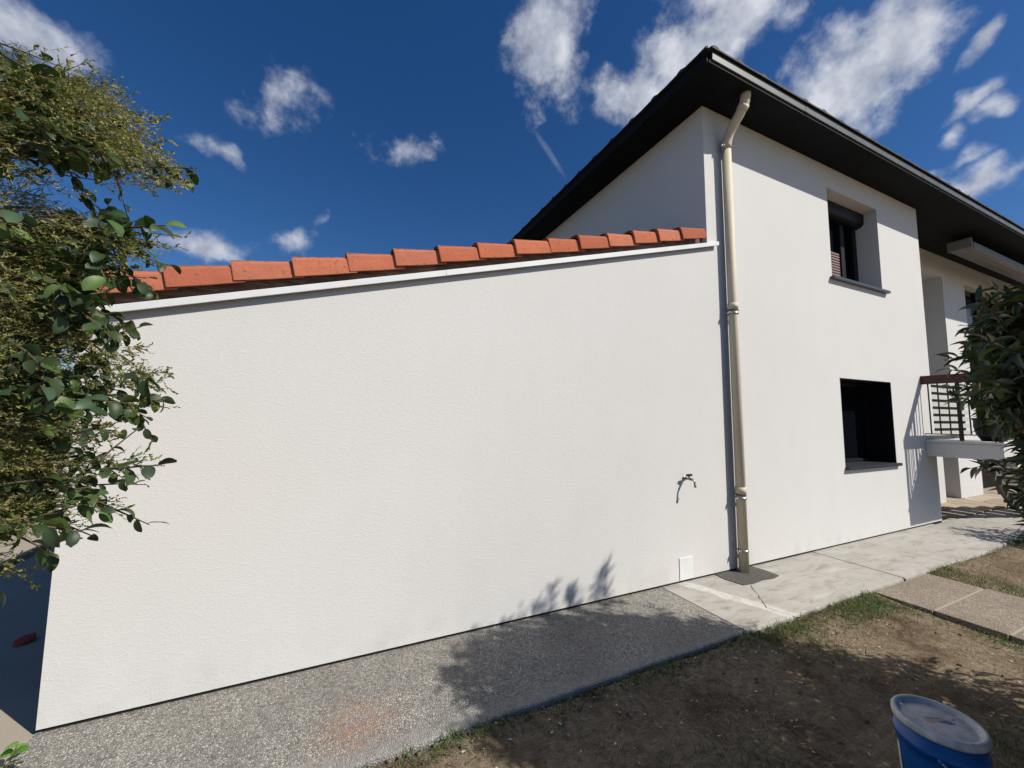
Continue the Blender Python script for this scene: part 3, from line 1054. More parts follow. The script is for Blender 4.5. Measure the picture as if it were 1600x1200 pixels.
# the two corner tiles are cut along the hip
def cut_tile(o, keep_front):
    bm_ = bmesh.new()
    bm_.from_mesh(o.data)
    bm_.transform(Matrix.Translation(o.location) @ o.rotation_euler.to_matrix().to_4x4())
    nrm = Vector((-1, 1, 0)) if keep_front else Vector((1, -1, 0))
    bmesh.ops.bisect_plane(bm_, geom=bm_.verts[:] + bm_.edges[:] + bm_.faces[:], plane_co=(x0, y0, 0), plane_no=nrm, clear_outer=True)
    me = bpy.data.meshes.new('eave_tile')
    bm_.to_mesh(me)
    bm_.free()
    me.materials.append(MATS['roof_tile_dark'])
    o.data = me
    o.location = (0, 0, 0)
    o.rotation_euler = (0, 0, 0)


tiles_ = [o for o in bpy.data.objects if o.name.startswith('eave_tile')]
fr = min((o for o in tiles_ if abs(o.rotation_euler.z) < 0.1), key=lambda o: o.location.x)
lf = min((o for o in tiles_ if abs(o.rotation_euler.z) > 0.1), key=lambda o: o.location.y)
cut_tile(fr, True)
cut_tile(lf, False)
# hip caps
bm_ = bmesh.new()
hl = Vector((1, 1, RS)).normalized()
hs_ = Vector((1, -1, 0)).normalized()
hu = hs_.cross(hl)
if hu.z < 0:
    hu = -hu
L = 0.40
rings = []
for (s, sc) in ((0.0, 1.08), (L, 0.94)):
    pr = [(0.105 * sc * math.cos(math.pi * k / 8), 0.075 * sc * math.sin(math.pi * k / 8)) for k in range(9)]
    pi_ = [(0.088 * sc * math.cos(math.pi * k / 8), 0.060 * sc * math.sin(math.pi * k / 8)) for k in range(8, -1, -1)]
    rings.append([bm_.verts.new(hl * s + hs_ * u + hu * v) for u, v in pr + pi_])
n = len(rings[0])
for k in range(n):
    bm_.faces.new((rings[0][k], rings[0][(k + 1) % n], rings[1][(k + 1) % n], rings[1][k]))
for k in range(8):
    for r_ in rings:
        bm_.faces.new((r_[k], r_[k + 1], r_[n - 2 - k], r_[n - 1 - k]))
bm_.faces.new([bm_.verts.new(v.co + hl * 0.012) for v in rings[0][:9]])
bmesh.ops.recalc_face_normals(bm_, faces=bm_.faces)
hip_me = bpy.data.meshes.new('hip_tile')
bm_.to_mesh(hip_me)
bm_.free()
hip_me.materials.append(MATS['roof_tile_dark'])
for k in range(16):
    o = link('hip_tile', hip_me, None, roof)
    o.location = Vector((x0 + 0.02, y0 + 0.02, zt0 - 0.03)) + hl * (0.36 * k + 0.22)

# upper window: roller-shutter box, dark frame, blind behind the glass
a, b_, c, d = UW
win = box('window', a + 0.002, b_ - 0.002, DW - 0.03, DW - 0.01, c + 0.002, d - 0.002, 'dark_glass', house)
bm = bmesh.new()
add_box(bm, a + 0.003, a + 0.07, DW - 0.085, DW - 0.031, c + 0.005, d - 0.1, 0.004)
add_box(bm, b_ - 0.11, b_ - 0.003, DW - 0.085, DW - 0.031, c + 0.005, d - 0.1, 0.004)
add_box(bm, a + 0.071, b_ - 0.111, DW - 0.085, DW - 0.031, c + 0.005, c + 0.07, 0.004)
add_box(bm, (a + b_) / 2 + 0.22, (a + b_) / 2 + 0.32, DW - 0.08, DW - 0.031, c + 0.071, d - 0.1, 0.004)
finish('frame', bm, 'black_metal', win)
for k in range(13):
    zz = c + 0.085 + k * 0.042
    box('blind_slat', a + 0.075, (a + b_) / 2 + 0.218, DW - 0.058, DW - 0.038, zz, zz + 0.027, 'shutter_slat', win, 0.003)
bm = bmesh.new()
pr = [(DW - 0.032, d - 0.003), (0.165, d - 0.003), (0.160, d - 0.008), (0.160, d - 0.13)]
for k in range(1, 7):
    an = k / 6 * math.pi / 2
    pr.append((0.26 - 0.10 * math.cos(an), d - 0.13 - 0.085 * math.sin(an)))
pr.append((DW - 0.032, d - 0.215))
add_prism(bm, pr, 'x', a + 0.002, b_ - 0.002)
finish('shutter_box', bm, 'black_metal', win)
box('sill', a - 0.055, b_ + 0.115, -0.055, -0.001, c - 0.030, c + 0.006, 'sill_metal', win, 0.004)
box('sill_tray', a + 0.003, b_ - 0.003, 0.001, DW - 0.09, c + 0.001, c + 0.006, 'sill_metal', win)

# lower window: dark lined reveal, dark glass, metal sill
a, b_, c, d = LW
win2 = box('window', a + 0.012, b_ - 0.012, DW - 0.03, DW - 0.012, c + 0.012, d - 0.012, 'dark_glass', house)
bm = bmesh.new()
for q in (((a, b_), (d - 0.010, d)), ):
    add_box(bm, a + 0.0015, b_ - 0.0015, 0.003, DW, d - 0.012, d - 0.0015)
add_box(bm, a + 0.0015, a + 0.012, 0.003, DW, c + 0.007, d - 0.0125)
add_box(bm, b_ - 0.012, b_ - 0.0015, 0.003, DW, c + 0.007, d - 0.0125)
finish('reveal_lining', bm, 'black_metal', win2)
bm = bmesh.new()
add_box(bm, a + 0.013, a + 0.06, DW - 0.075, DW - 0.031, c + 0.008, d - 0.013, 0.004)
add_box(bm, b_ - 0.06, b_ - 0.013, DW - 0.075, DW - 0.031, c + 0.008, d - 0.013, 0.004)
add_box(bm, a + 0.061, b_ - 0.061, DW - 0.075, DW - 0.031, c + 0.008, c + 0.055, 0.004)
add_box(bm, a + 0.061, b_ - 0.061, DW - 0.075, DW - 0.031, d - 0.06, d - 0.013, 0.004)
finish('frame', bm, 'black_metal', win2)
box('sill', a - 0.005, b_ + 0.055, -0.045, -0.001, c - 0.034, c + 0.007, 'dark_sill', win2, 0.004)
box('sill_tray', a + 0.003, b_ - 0.003, 0.001, DW - 0.08, c + 0.001, c + 0.0065, 'dark_sill', win2)

# downpipe
PX, PY, PR = 3.985, -0.070, 0.049
dp = tube('downpipe', [(PX, PY, 0.004), (PX, PY, 2.55), (PX, PY, 4.69)], PR, 'beige_pvc', house, 24)
curve = []
P0, P1, P2, P3 = Vector((PX, PY, 4.69)), Vector((PX, PY, 4.96)), Vector((PX + 0.005, -0.315, 4.95)), Vector((PX + 0.01, -0.318, 5.20))
for k in range(15):
    f_ = k / 14
    curve.append(P0 * (1 - f_) ** 3 + P1 * (3 * f_ * (1 - f_) ** 2) + P2 * (3 * f_ * f_ * (1 - f_)) + P3 * f_ ** 3)
tube('swan_neck', curve, PR + 0.003, 'beige_pvc', dp, 24)
mid_ = curve[10]
dd = (curve[11] - curve[9]).normalized()
tube('collar', [mid_ - dd * 0.004, mid_ + dd * 0.05], PR + 0.008, 'beige_pvc', dp, 24)
for zz in (4.745, 2.82, 0.82):
    tube('collar', [(PX, PY, zz - 0.01), (PX, PY, zz + 0.06)], PR + 0.0042, 'beige_pvc', dp, 24)
    if zz < 4:
        tube('seal', [(PX, PY, zz - 0.028), (PX, PY, zz - 0.009)], PR + 0.004, 'rubber_seal', dp, 24)
for zz in (4.715, 2.765, 0.763, 0.222):
    cl = tube('clamp', [(PX, PY, zz - 0.014), (PX, PY, zz + 0.014)], PR + 0.0035, 'zinc_clamp', dp, 24)
    bm = bmesh.new()
    add_box(bm, PX - 0.085, PX - 0.05, PY - 0.012, PY + 0.012, zz - 0.012, zz + 0.012, 0.002)
    add_box(bm, PX + 0.05, PX + 0.072, PY - 0.010, PY + 0.010, zz - 0.012, zz + 0.012, 0.002)
    add_tube(bm, [(PX - 0.068, PY - 0.028, zz), (PX - 0.068, PY + 0.02, zz)], 0.007, 8)
    add_tube(bm, [(PX, PY + 0.045, zz), (PX, 0.002, zz)], 0.005, 8)
    tag(finish('bolt', bm, 'zinc_clamp', cl), kind='stuff')

# garden tap
tap = empty('outdoor_tap', (3.21, 0, 1.0), 'small brass garden tap with black handle on the white wall', 'tap')
tx, tz = 3.235, 1.005
bm = bmesh.new()
add_tube(bm, [(tx, 0.002, tz), (tx, -0.008, tz)], 0.024, 16)
add_tube(bm, [(tx, -0.008, tz), (tx, -0.070, tz), (tx, -0.082, tz)], [0.012, 0.012, 0.015], 12)
add_tube(bm, [(tx, -0.062, tz), (tx, -0.062, tz + 0.03)], [0.011, 0.009], 10)
finish('body', bm, 'brass_tap', tap, True)
bm = bmesh.new()
add_tube(bm, [(tx, -0.078, tz), (tx + 0.004, -0.105, tz - 0.004), (tx + 0.008, -0.118, tz - 0.022), (tx + 0.010, -0.122, tz - 0.060), (tx + 0.010, -0.122, tz - 0.075)], [0.011, 0.010, 0.010, 0.0095, 0.012], 10)
add_tube(bm, [(tx + 0.010, -0.122, tz - 0.052), (tx + 0.010, -0.122, tz - 0.060)], 0.014, 10)
finish('spout', bm, 'brass_tap', tap, True)
bm = bmesh.new()
add_tube(bm, [(tx - 0.030, -0.062, tz + 0.037), (tx + 0.034, -0.062, tz + 0.037)], [0.011, 0.013], 10)
add_tube(bm, [(tx, -0.062, tz + 0.028), (tx, -0.062, tz + 0.046)], 0.013, 10)
finish('handle', bm, 'tap_black', tap, True)

# awning cassette under the eaves
aw = empty('awning', (13, 0.1, 4.9), 'rolled-up beige awning cassette fixed under the dark eaves', 'awning')
bm = bmesh.new()
add_prism(bm, [(0.02, 5.09), (0.24, 5.09), (0.26, 5.06), (0.26, 4.93), (0.10, 4.89), (0.02, 4.93)], 'x', 10.92, 16.0)
finish('cassette', bm, 'awning_metal', aw)
box('front_bar', 10.86, 16.0, -0.10, 0.005, 4.865, 4.985, 'awning_metal', aw, 0.012)
box('end_cap', 10.80, 10.858, -0.09, 0.24, 4.87, 5.07, 'awning_metal', aw, 0.02)
bm = bmesh.new()
for x_ in (11.5, 13.4, 15.3):
    add_box(bm, x_, x_ + 0.08, 0.10, 0.18, 5.092, H + 0.001)
finish('bracket', bm, 'black_metal', aw)

# ------------------------------------------------------------------ balcony landing and stairs
bal = empty('balcony', (9.2, -0.4, 1.2), 'small concrete balcony with brown handrail and black bars by the house corner', 'balcony')
BX0, BX1, BY = 8.52, 9.95, -0.785
box('slab', BX0, BX1, BY, -0.001, 1.045, 1.262, 'white_render', bal, 0.004)
box('slab_cap', BX0 - 0.015, BX1, BY - 0.015, -0.0015, 1.264, 1.30, 'white_render', bal, 0.004)
box('handrail', BX0 - 0.01, BX0 + 0.05, BY - 0.01, -0.001, 2.175, 2.308, 'stained_wood', bal, 0.006)
box('handrail', BX0 + 0.052, BX1 + 0.02, BY - 0.01, BY + 0.05, 2.175, 2.308, 'stained_wood', bal, 0.006)
box('bottom_rail', BX0 + 0.01, BX0 + 0.03, BY, -0.001, 1.385, 1.40, 'black_iron', bal)
box('bottom_rail', BX0 + 0.032, BX1, BY + 0.01, BY + 0.03, 1.385, 1.40, 'black_iron', bal)
for (x_, y_) in ((BX0 + 0.02, -0.39), (BX0 + 0.02, BY + 0.02), (BX1 - 0.02, BY + 0.02)):
    box('post', x_ - 0.02, x_ + 0.02, y_ - 0.02, y_ + 0.02, 1.301, 2.174, 'black_iron', bal, 0.003)
for y_ in (-0.072, -0.178, -0.284, -0.49, -0.59, -0.69):
    box('bar', BX0 + 0.013, BX0 + 0.027, y_ - 0.007, y_ + 0.007, 1.401, 2.174, 'black_iron', bal)
x_ = BX0 + 0.12
while x_ < BX1 - 0.08:
    box('bar', x_ - 0.007, x_ + 0.007, BY + 0.013, BY + 0.027, 1.401, 2.174, 'black_iron', bal)
    x_ += 0.105
st = empty('staircase', (10.6, -0.4, 0), 'open wooden stair going down from the balcony behind the right bush', 'staircase')
for k in range(7):
    zz = 1.14 - 0.165 * k
    xx = BX1 + 0.0 + 0.235 * k
    box('tread', xx, xx + 0.27, -0.80, -0.02, zz - 0.05, zz, 'weathered_wood', st, 0.006)
for y_ in (-0.70, -0.12):
    bm = bmesh.new()
    v = [(BX1 + 0.02, 1.088), (BX1 + 0.22, 1.088), (BX1 + 1.66, 0.06), (BX1 + 1.66, 0.0), (BX1 + 1.44, 0.0), (BX1 + 0.02, 1.0)]
    add_prism(bm, v, 'y', y_ - 0.03, y_ + 0.03)
    finish('stringer', bm, 'weathered_wood', st)
# slatted pale screen standing on the upper floor behind the balcony
scr = empty('slatted_screen', (10.9, 0.58, 1.3), 'pale horizontal-slat screen seen through the balcony bars', 'screen')
for k in range(8):
    zz = 1.31 + k * 0.142
    o = box('slat', 9.75, 12.25, 0.560, 0.585, zz, zz + 0.088, 'slat_paint', scr, 0.003)
for x_ in (9.9, 12.1):
    box('screen_post', x_, x_ + 0.05, 0.586, 0.63, 1.291, 2.45, 'weathered_wood', scr)
box('screen_back', 9.76, 12.24, 0.631, 0.645, 1.295, 2.42, 'weathered_wood', scr)
pot = empty('planter', (8.95, -0.58, 1.3), 'round black planter pot standing on the balcony slab', 'planter')
bm = bmesh.new()
add_lathe(bm, [(0.0, 1.303), (0.12, 1.303), (0.17, 1.40), (0.19, 1.52), (0.185, 1.60), (0.20, 1.62), (0.20, 1.645), (0.175, 1.645), (0.17, 1.60), (0.0, 1.595)], 8.93, -0.60, 28)
finish('pot', bm, 'black_metal', pot, True)

# ------------------------------------------------------------------ bucket
BXc, BYc = 2.395, -2.035
bk = empty('bucket', (BXc, BYc, -0.07), 'blue plastic paint bucket with dirty grey lid in the foreground shade', 'bucket')
bm = bmesh.new()
zb = -0.04
add_lathe(bm, [(0.0, zb), (0.108, zb), (0.114, zb + 0.006), (0.131, 0.20), (0.1335, 0.235), (0.1415, 0.238), (0.1425, 0.262), (0.136, 0.265), (0.137, 0.310), (0.0, 0.310)], 0, 0, 64)
body = finish('pail', bm, 'bucket_blue', bk, True, (BXc, BYc, 0))
bm = bmesh.new()
add_lathe(bm, [(0.0, 0.322), (0.110, 0.322), (0.118, 0.320), (0.121, 0.326), (0.126, 0.338), (0.134, 0.341), (0.141, 0.339), (0.145, 0.333), (0.1455, 0.316), (0.143, 0.309), (0.138, 0.3105)], 0, 0, 72)
finish('lid', bm, 'bucket_lid', bk, True, (BXc, BYc, 0))
# printed label wrapped round the side, carry wire and lugs
bm = bmesh.new()
LA0, LA1 = math.radians(92), math.radians(131)
seg = 18
for i in range(seg):
    q = []
    for (aa, zz) in ((i, 0.03), (i + 1, 0.03), (i + 1, 0.20), (i, 0.20)):
        an = LA0 + (LA1 - LA0) * aa / seg
        r_ = 0.1205 + (zz - 0.0) * 0.055 + 0.0012
        q.append(bm.verts.new((r_ * math.cos(an), r_ * math.sin(an), zz)))
    bm.faces.new(q)
bmesh.ops.remove_doubles(bm, verts=bm.verts, dist=1e-5)
finish('label', bm, 'bucket_label', bk, True, (BXc, BYc, 0))
for an in (math.radians(200), math.radians(20)):
    bm = bmesh.new()
    cx_, cy_ = 0.143 * math.cos(an), 0.143 * math.sin(an)
    add_tube(bm, [(cx_ * 0.95, cy_ * 0.95, 0.245), (cx_ * 1.09, cy_ * 1.09, 0.245)], 0.012, 12)
    finish('lug', bm, 'bucket_blue', bk, True, (BXc, BYc, 0))
pts = []
a0, a1 = math.radians(200), math.radians(380)
for k in range(25):
    f_ = k / 24
    an = a0 + (a1 - a0) * f_
    pts.append((BXc + 0.156 * math.cos(an), BYc + 0.156 * math.sin(an), 0.245 - 0.085 * math.sin(math.pi * f_)))
tube('wire_handle', pts, 0.0026, 'wire', bk, 6)

# crumpled red plastic on the shaded driveway
bm = bmesh.new()
bmesh.ops.create_icosphere(bm, subdivisions=3, radius=0.062)
for v in bm.verts:
    n_ = mnoise.noise(v.co * 22) * 0.035
    v.co = Vector((v.co.x * 1.0 + n_, v.co.y * 0.55 + n_, max(0.0, v.co.z * 0.28 + 0.02 + n_ * 0.6)))
rs = finish('plastic_scrap', bm, 'red_plastic', None, False, (-1.90, 1.16, -0.006))
rs.rotation_euler = (0, 0, 0.5)
tag(rs, 'crumpled red plastic scrap lying on the shaded driveway', 'scrap')

# ------------------------------------------------------------------ plants
def leaf_template(kind, idx, indexed=False):
    """returns quads (N*4,3) of a folded, drooping leaf; stem at origin, tip along +x, about 1 long"""
    r_ = random.Random(idx * 13 + (1 if kind == 'oval' else 2))
    nseg = 7 if indexed else 5
    w = 0.30 if kind == 'oval' else 0.15
    fold = r_.uniform(0.10, 0.75)
    droop = r_.uniform(0.1, 0.8)
    twist = r_.uniform(-0.8, 0.8)
    stations = []
    for i in range(nseg + 1):
        s = i / nseg
        if kind == 'oval':
            ww = w * (max(0.0, 1 - (2 * s ** 1.08 - 1) ** 2) ** 0.55 * (0.82 + 0.25 * s) if 0 < s < 1 else 0.05)
        else:
            ww = w * (math.sin(math.pi * s ** 0.75) ** 0.9 if 0 < s < 1 else 0.015)
        ang = -droop * s * 1.6
        cx = s * math.cos(ang * 0.5)
        cz = s * math.sin(ang * 0.5)
        tw = twist * s
        sideL = Vector((0, math.cos(tw) * ww, math.sin(tw) * ww + fold * ww))
        sideR = Vector((0, -math.cos(tw) * ww, -math.sin(tw) * ww + fold * ww))
        c0 = Vector((cx, 0, cz))
        stations.append((c0 + sideL, c0, c0 + sideR))
    if indexed:
        V_ = np.array([list(v) for st_ in stations for v in st_], np.float32)
        Q_ = []
        for i in range(nseg):
            a_, b2 = 3 * i, 3 * i + 3
            Q_ += [(a_, a_ + 1, b2 + 1, b2), (a_ + 1, a_ + 2, b2 + 2, b2 + 1)]
        return V_, np.array(Q_, np.int32)
    quads = []
    for a_, b2 in zip(stations, stations[1:]):
        quads += [a_[0], a_[1], b2[1], b2[0], a_[1], a_[2], b2[2], b2[1]]
    return np.array([list(v) for v in quads], np.float32)


def rot_to(d, roll):
    q = Vector(d).to_track_quat('X', 'Z').to_matrix()
    return q @ Matrix.Rotation(roll, 3, 'X')


def in_poly(pt, poly):
    x_, y_ = pt
    ins = False
    j = len(poly) - 1
    for i in range(len(poly)):
        xi, yi = poly[i]
        xj, yj = poly[j]
        if (yi > y_) != (yj > y_) and x_ < (xj - xi) * (y_ - yi) / (yj - yi) + xi:
            ins = not ins
        j = i
    return ins


def shrub_leaves(root, twigs, kind, sizes, palette, mat, nobj=300, lpt=(5, 9), seed=1):
    """twigs: list of (base, direction, length). Leaves alternate along each twig."""
    r_ = random.Random(seed)
    temps = [leaf_template(kind, i, True) for i in range(8)]
    leaves = []
    stems = bmesh.new()
    for (b0, d, L_) in twigs:
        b0, d = Vector(b0), Vector(d).normalized()
        n_ = r_.randint(*lpt)
        side = d.cross(Vector((0, 0, 1)))
        if side.length < 0.1:
            side = Vector((1, 0, 0))
        side.normalize()
        upv = side.cross(d)
        bend = Vector((r_.uniform(-.2, .2), r_.uniform(-.2, .2), r_.uniform(-.35, .1)))
        tip = b0 + d * L_ + bend * L_ * 0.4
        midp = b0 + d * L_ * 0.5 + bend * L_ * 0.1
        add_tube(stems, [b0, midp, tip], [0.0032, 0.0026, 0.0014], 4, False)
        for k in range(n_):
            f_ = (k + 0.7) / n_
            p_ = b0.lerp(midp, f_ * 2) if f_ < 0.5 else midp.lerp(tip, f_ * 2 - 1)
            an = k * 2.4 + r_.uniform(-.5, .5)
            ld = d * r_.uniform(0.35, 0.9) + side * math.cos(an) * 0.9 + upv * math.sin(an) * 0.7 + Vector((0, 0, -0.18))
            leaves.append((p_, rot_to(ld, r_.uniform(-0.9, 0.9)), r_.uniform(*sizes), r_.randrange(8), r_.choice(palette)))
    tag(finish('twigs', stems, 'bark', root), kind='stuff')
    # the leaves that show largest become single objects
    def score(lf):
        x_, y_ = project(lf[0])
        if not (-10 < x_ < 1610 and -10 < y_ < 1210):
            return -1
        return lf[2] / max(0.3, (lf[0] - CAM).dot(fw)) + 0.02 * (1 - abs(x_ - 800) / 800)
    order = sorted(range(len(leaves)), key=lambda i: -score(leaves[i]))
    single = [i for i in order[:nobj] if score(leaves[i]) > 0]
    sset = set(single)
    tmesh = {}
    for i in single:
        p_, R_, s, ti, colr = leaves[i]
        key = (ti, colr)
        if key not in tmesh:
            cc = np.tile(np.array(colr, np.float32), (len(temps[ti][0]), 1))
            cc[1::3] *= 1.35                       # paler midrib
            me = idx_mesh('leaf', temps[ti][0], temps[ti][1], cc)
            me.materials.append(MATS[mat])
            tmesh[key] = me
        o = bpy.data.objects.new('leaf', tmesh[key])
        COL.objects.link(o)
        o.parent = root
        o.matrix_local = Matrix.Translation(p_) @ R_.to_4x4() @ Matrix.Scale(s, 4)
    V, C, Q = [], [], []
    nv = 0
    for i, (p_, R_, s, ti, colr) in enumerate(leaves):
        if i in sset:
            continue
        tv, tq = temps[ti]
        V.append(tv @ (np.array(R_).T * s) + np.array(p_))
        Q.append(tq + nv)
        nv += len(tv)
        k_ = r_.uniform(0.7, 1.25)
        C.append(np.tile(np.array(colr) * k_, (len(tv), 1)))
    if V:
        o = link('foliage', idx_mesh('foliage', np.concatenate(V), np.concatenate(Q), np.concatenate(C)), mat, root)
        tag(o, kind='stuff')
    return leaves


def limb(bm_, a, b_, r0, r1, wob=0.06, n=7):
    a, b_ = Vector(a), Vector(b_)
    pts_, rad = [], []
    for i in range(n + 1):
        f_ = i / n
        p_ = a.lerp(b_, f_) + Vector((random.uniform(-wob, wob), random.uniform(-wob, wob), random.uniform(-wob, wob))) * math.sin(math.pi * f_)
        p_.z += 0.12 * (b_ - a).length * math.sin(math.pi * f_)
        pts_.append(p_)
        rad.append(r0 + (r1 - r0) * f_)
    add_tube(bm_, pts_, rad, 8)
    return pts_


GREENS = [(0.035, 0.062, 0.020), (0.046, 0.080, 0.025), (0.026, 0.050, 0.020), (0.075, 0.120, 0.032), (0.04, 0.070, 0.036)]
# --- left: broad-leaved shrub
polysL = [
    ([(-60, 40), (45, 62), (70, 120), (155, 155), (185, 215), (225, 250), (235, 285), (205, 290), (150, 262), (100, 262), (55, 270), (-60, 300)], 74),
    ([(-60, 325), (60, 325), (180, 335), (220, 375), (222, 395), (175, 420), (115, 460), (-60, 470)], 84),
    ([(-60, 470), (100, 480), (100, 500), (85, 560), (65, 820), (25, 850), (-60, 880)], 125),
    ([(115, 480), (150, 500), (185, 560), (215, 595), (205, 622), (140, 650), (105, 630)], 15),
    ([(60, 425), (140, 435), (150, 495), (60, 520)], 26),
    ([(100, 705), (150, 705), (182, 732), (172, 755), (120, 785), (95, 770)], 9),
]
root = empty('leafy_shrub', (-1.75, -1.15, -0.1), 'tall shrub with broad dark green leaves at the left edge', 'shrub')
rl = random.Random(21)
twigs = []
ends = []
BASE_L = Vector((-1.72, -1.22, -0.1))
for poly, nt in polysL:
    xs_ = [p_[0] for p_ in poly]
    ys_ = [p_[1] for p_ in poly]
    k = 0
    tries = 0
    while k < nt and tries < 20000:
        tries += 1
        px = (rl.uniform(min(xs_), max(xs_)), rl.uniform(min(ys_), max(ys_)))
        if not in_poly(px, poly):
            continue
        rg = rl.uniform(1.55, 2.25)
        dv = pix_dir(*px)
        dv = dv / math.hypot(dv.x, dv.y)
        p_ = CAM + dv * rg
        L_ = rl.uniform(0.10, 0.20)
        d = Vector((rl.uniform(0.1, 1.0), rl.uniform(-0.6, 0.5), rl.uniform(-0.55, 0.35)))
        d.normalize()
        tip = project(p_ + d * L_)
        if not in_poly(tip, poly) and rl.random() < 0.8:
            continue
        twigs.append((p_, d, L_))
        ends.append(p_)
        k += 1
shrub_leaves(root, twigs, 'oval', (0.033, 0.061), GREENS, 'leaf_glossy', 300, (5, 9), 4)
bm = bmesh.new()
limb(bm, BASE_L, BASE_L + Vector((0.1, 0.05, 1.2)), 0.055, 0.04, 0.03)
limb(bm, BASE_L + Vector((0.1, 0.05, 1.15)), BASE_L + Vector((0.25, 0.05, 2.6)), 0.04, 0.015, 0.05)
for p_ in rl.sample(ends, 34):
    s0 = BASE_L + Vector((0.1, 0.05, max(0.5, min(2.2, p_.z - 0.5))))
    limb(bm, s0, p_, 0.012, 0.004, 0.05)
tag(finish('branches', bm, 'bark', root), kind='stuff')

# --- left: feathery shrub growing through it
def feather_spray(r_, L_):
    """quads of a fine spray along +x: a thin axis, side shoots, tiny scale leaves; plus colours"""
    Q, C = [], []
    def strip(a_, b_, w, colr):
        a_, b_ = Vector(a_), Vector(b_)
        d = (b_ - a_)
        s = d.cross(Vector((r_.uniform(-1, 1), r_.uniform(-1, 1), r_.uniform(-1, 1))))
        if s.length < 1e-7:
            return
        s = s.normalized() * w
        Q.extend([a_ - s, a_ + s, b_ + s * 0.5, b_ - s * 0.5])
        C.extend([colr] * 4)
    tone = r_.choice([(0.235, 0.25, 0.07), (0.30, 0.30, 0.09), (0.17, 0.205, 0.058), (0.33, 0.305, 0.12)])
    stem = (0.14, 0.115, 0.065)
    p0 = Vector((0, 0, 0))
    nseg = 6
    for i in range(nseg):
        p1 = p0 + Vector((L_ / nseg, r_.uniform(-.01, .01), r_.uniform(-.012, .006)))
        strip(p0, p1, 0.0011, stem)
        for j in range(2):
            q0 = p0.lerp(p1, r_.random())
            an = r_.uniform(0, 6.28)
            sd = Vector((r_.uniform(0.5, 1.1), math.cos(an), math.sin(an) * 0.8)).normalized()
            sl = L_ * r_.uniform(0.12, 0.32) * (1.05 - i / nseg * 0.6)
            q1 = q0 + sd * sl
            strip(q0, q1, 0.0008, stem)
            for m_ in range(5):
                f_ = (m_ + 0.6) / 5
                w0 = q0.lerp(q1, f_)
                an2 = r_.uniform(0, 6.28)
                wd = (sd + Vector((0.2, math.cos(an2), math.sin(an2))) * 0.9).normalized() * r_.uniform(0.006, 0.013)
                kk = r_.uniform(0.7, 1.35)
                strip(w0, w0 + wd, r_.uniform(0.0018, 0.0032), tuple(x_ * kk for x_ in tone))
        p0 = p1
    return np.array([list(v) for v in Q], np.float32), np.array(C, np.float32)


feath = empty('feathery_shrub', (-1.5, -1.0, -0.1), 'feathery olive-yellow shrub tangled through the broad leaves at left', 'shrub')
sprays = []
rf = random.Random(77)
temps = [feather_spray(rf, 0.24) for _ in range(14)]
regions = [
    ([(-60, 95), (60, 110), (165, 130), (205, 205), (250, 245), (275, 290), (230, 280), (130, 250), (60, 230), (-60, 240)], 430),
    ([(-60, 230), (110, 260), (130, 320), (-60, 330)], 50),
    ([(-60, 330), (150, 345), (235, 395), (200, 425), (120, 470), (-60, 480)], 250),
    ([(-60, 470), (100, 480), (104, 560), (98, 700), (78, 815), (-60, 845)], 740),
    ([(110, 490), (170, 520), (180, 560), (130, 600), (110, 640)], 26),
    ([(100, 640), (160, 650), (160, 720), (150, 780), (100, 830), (60, 850)], 46),
    ([(150, 130), (205, 160), (250, 230), (290, 285), (255, 290), (200, 215)], 34),
    ([(180, 540), (225, 560), (225, 600), (180, 590)], 7),
    ([(-60, 850), (20, 850), (20, 905), (-60, 910)], 14),
]
V, C = [], []
tips = []
for poly, n_ in regions:
    xs_ = [p_[0] for p_ in poly]
    ys_ = [p_[1] for p_ in poly]
    k = 0
    while k < n_:
        px = (rf.uniform(min(xs_), max(xs_)), rf.uniform(min(ys_), max(ys_)))
        if not in_poly(px, poly):
            continue
        k += 1
        rg = rf.uniform(1.5, 2.3)
        dv = pix_dir(*px)
        dv = dv / math.hypot(dv.x, dv.y)
        p_ = CAM + dv * rg
        d = Vector((rf.uniform(0.5, 1.0), rf.uniform(-0.25, 0.45), rf.uniform(-0.35, 0.25))).normalized()
        sc = rf.uniform(0.45, 0.95)
        p_ = p_ - d * 0.24 * sc * 0.75
        R_ = rot_to(d, rf.uniform(0, 6.28))
        q, cc = temps[rf.randrange(14)]
        V.append(q @ (np.array(R_).T * sc) + np.array(p_))
        C.append(cc * rf.uniform(0.55, 1.2))
        tips.append(p_)
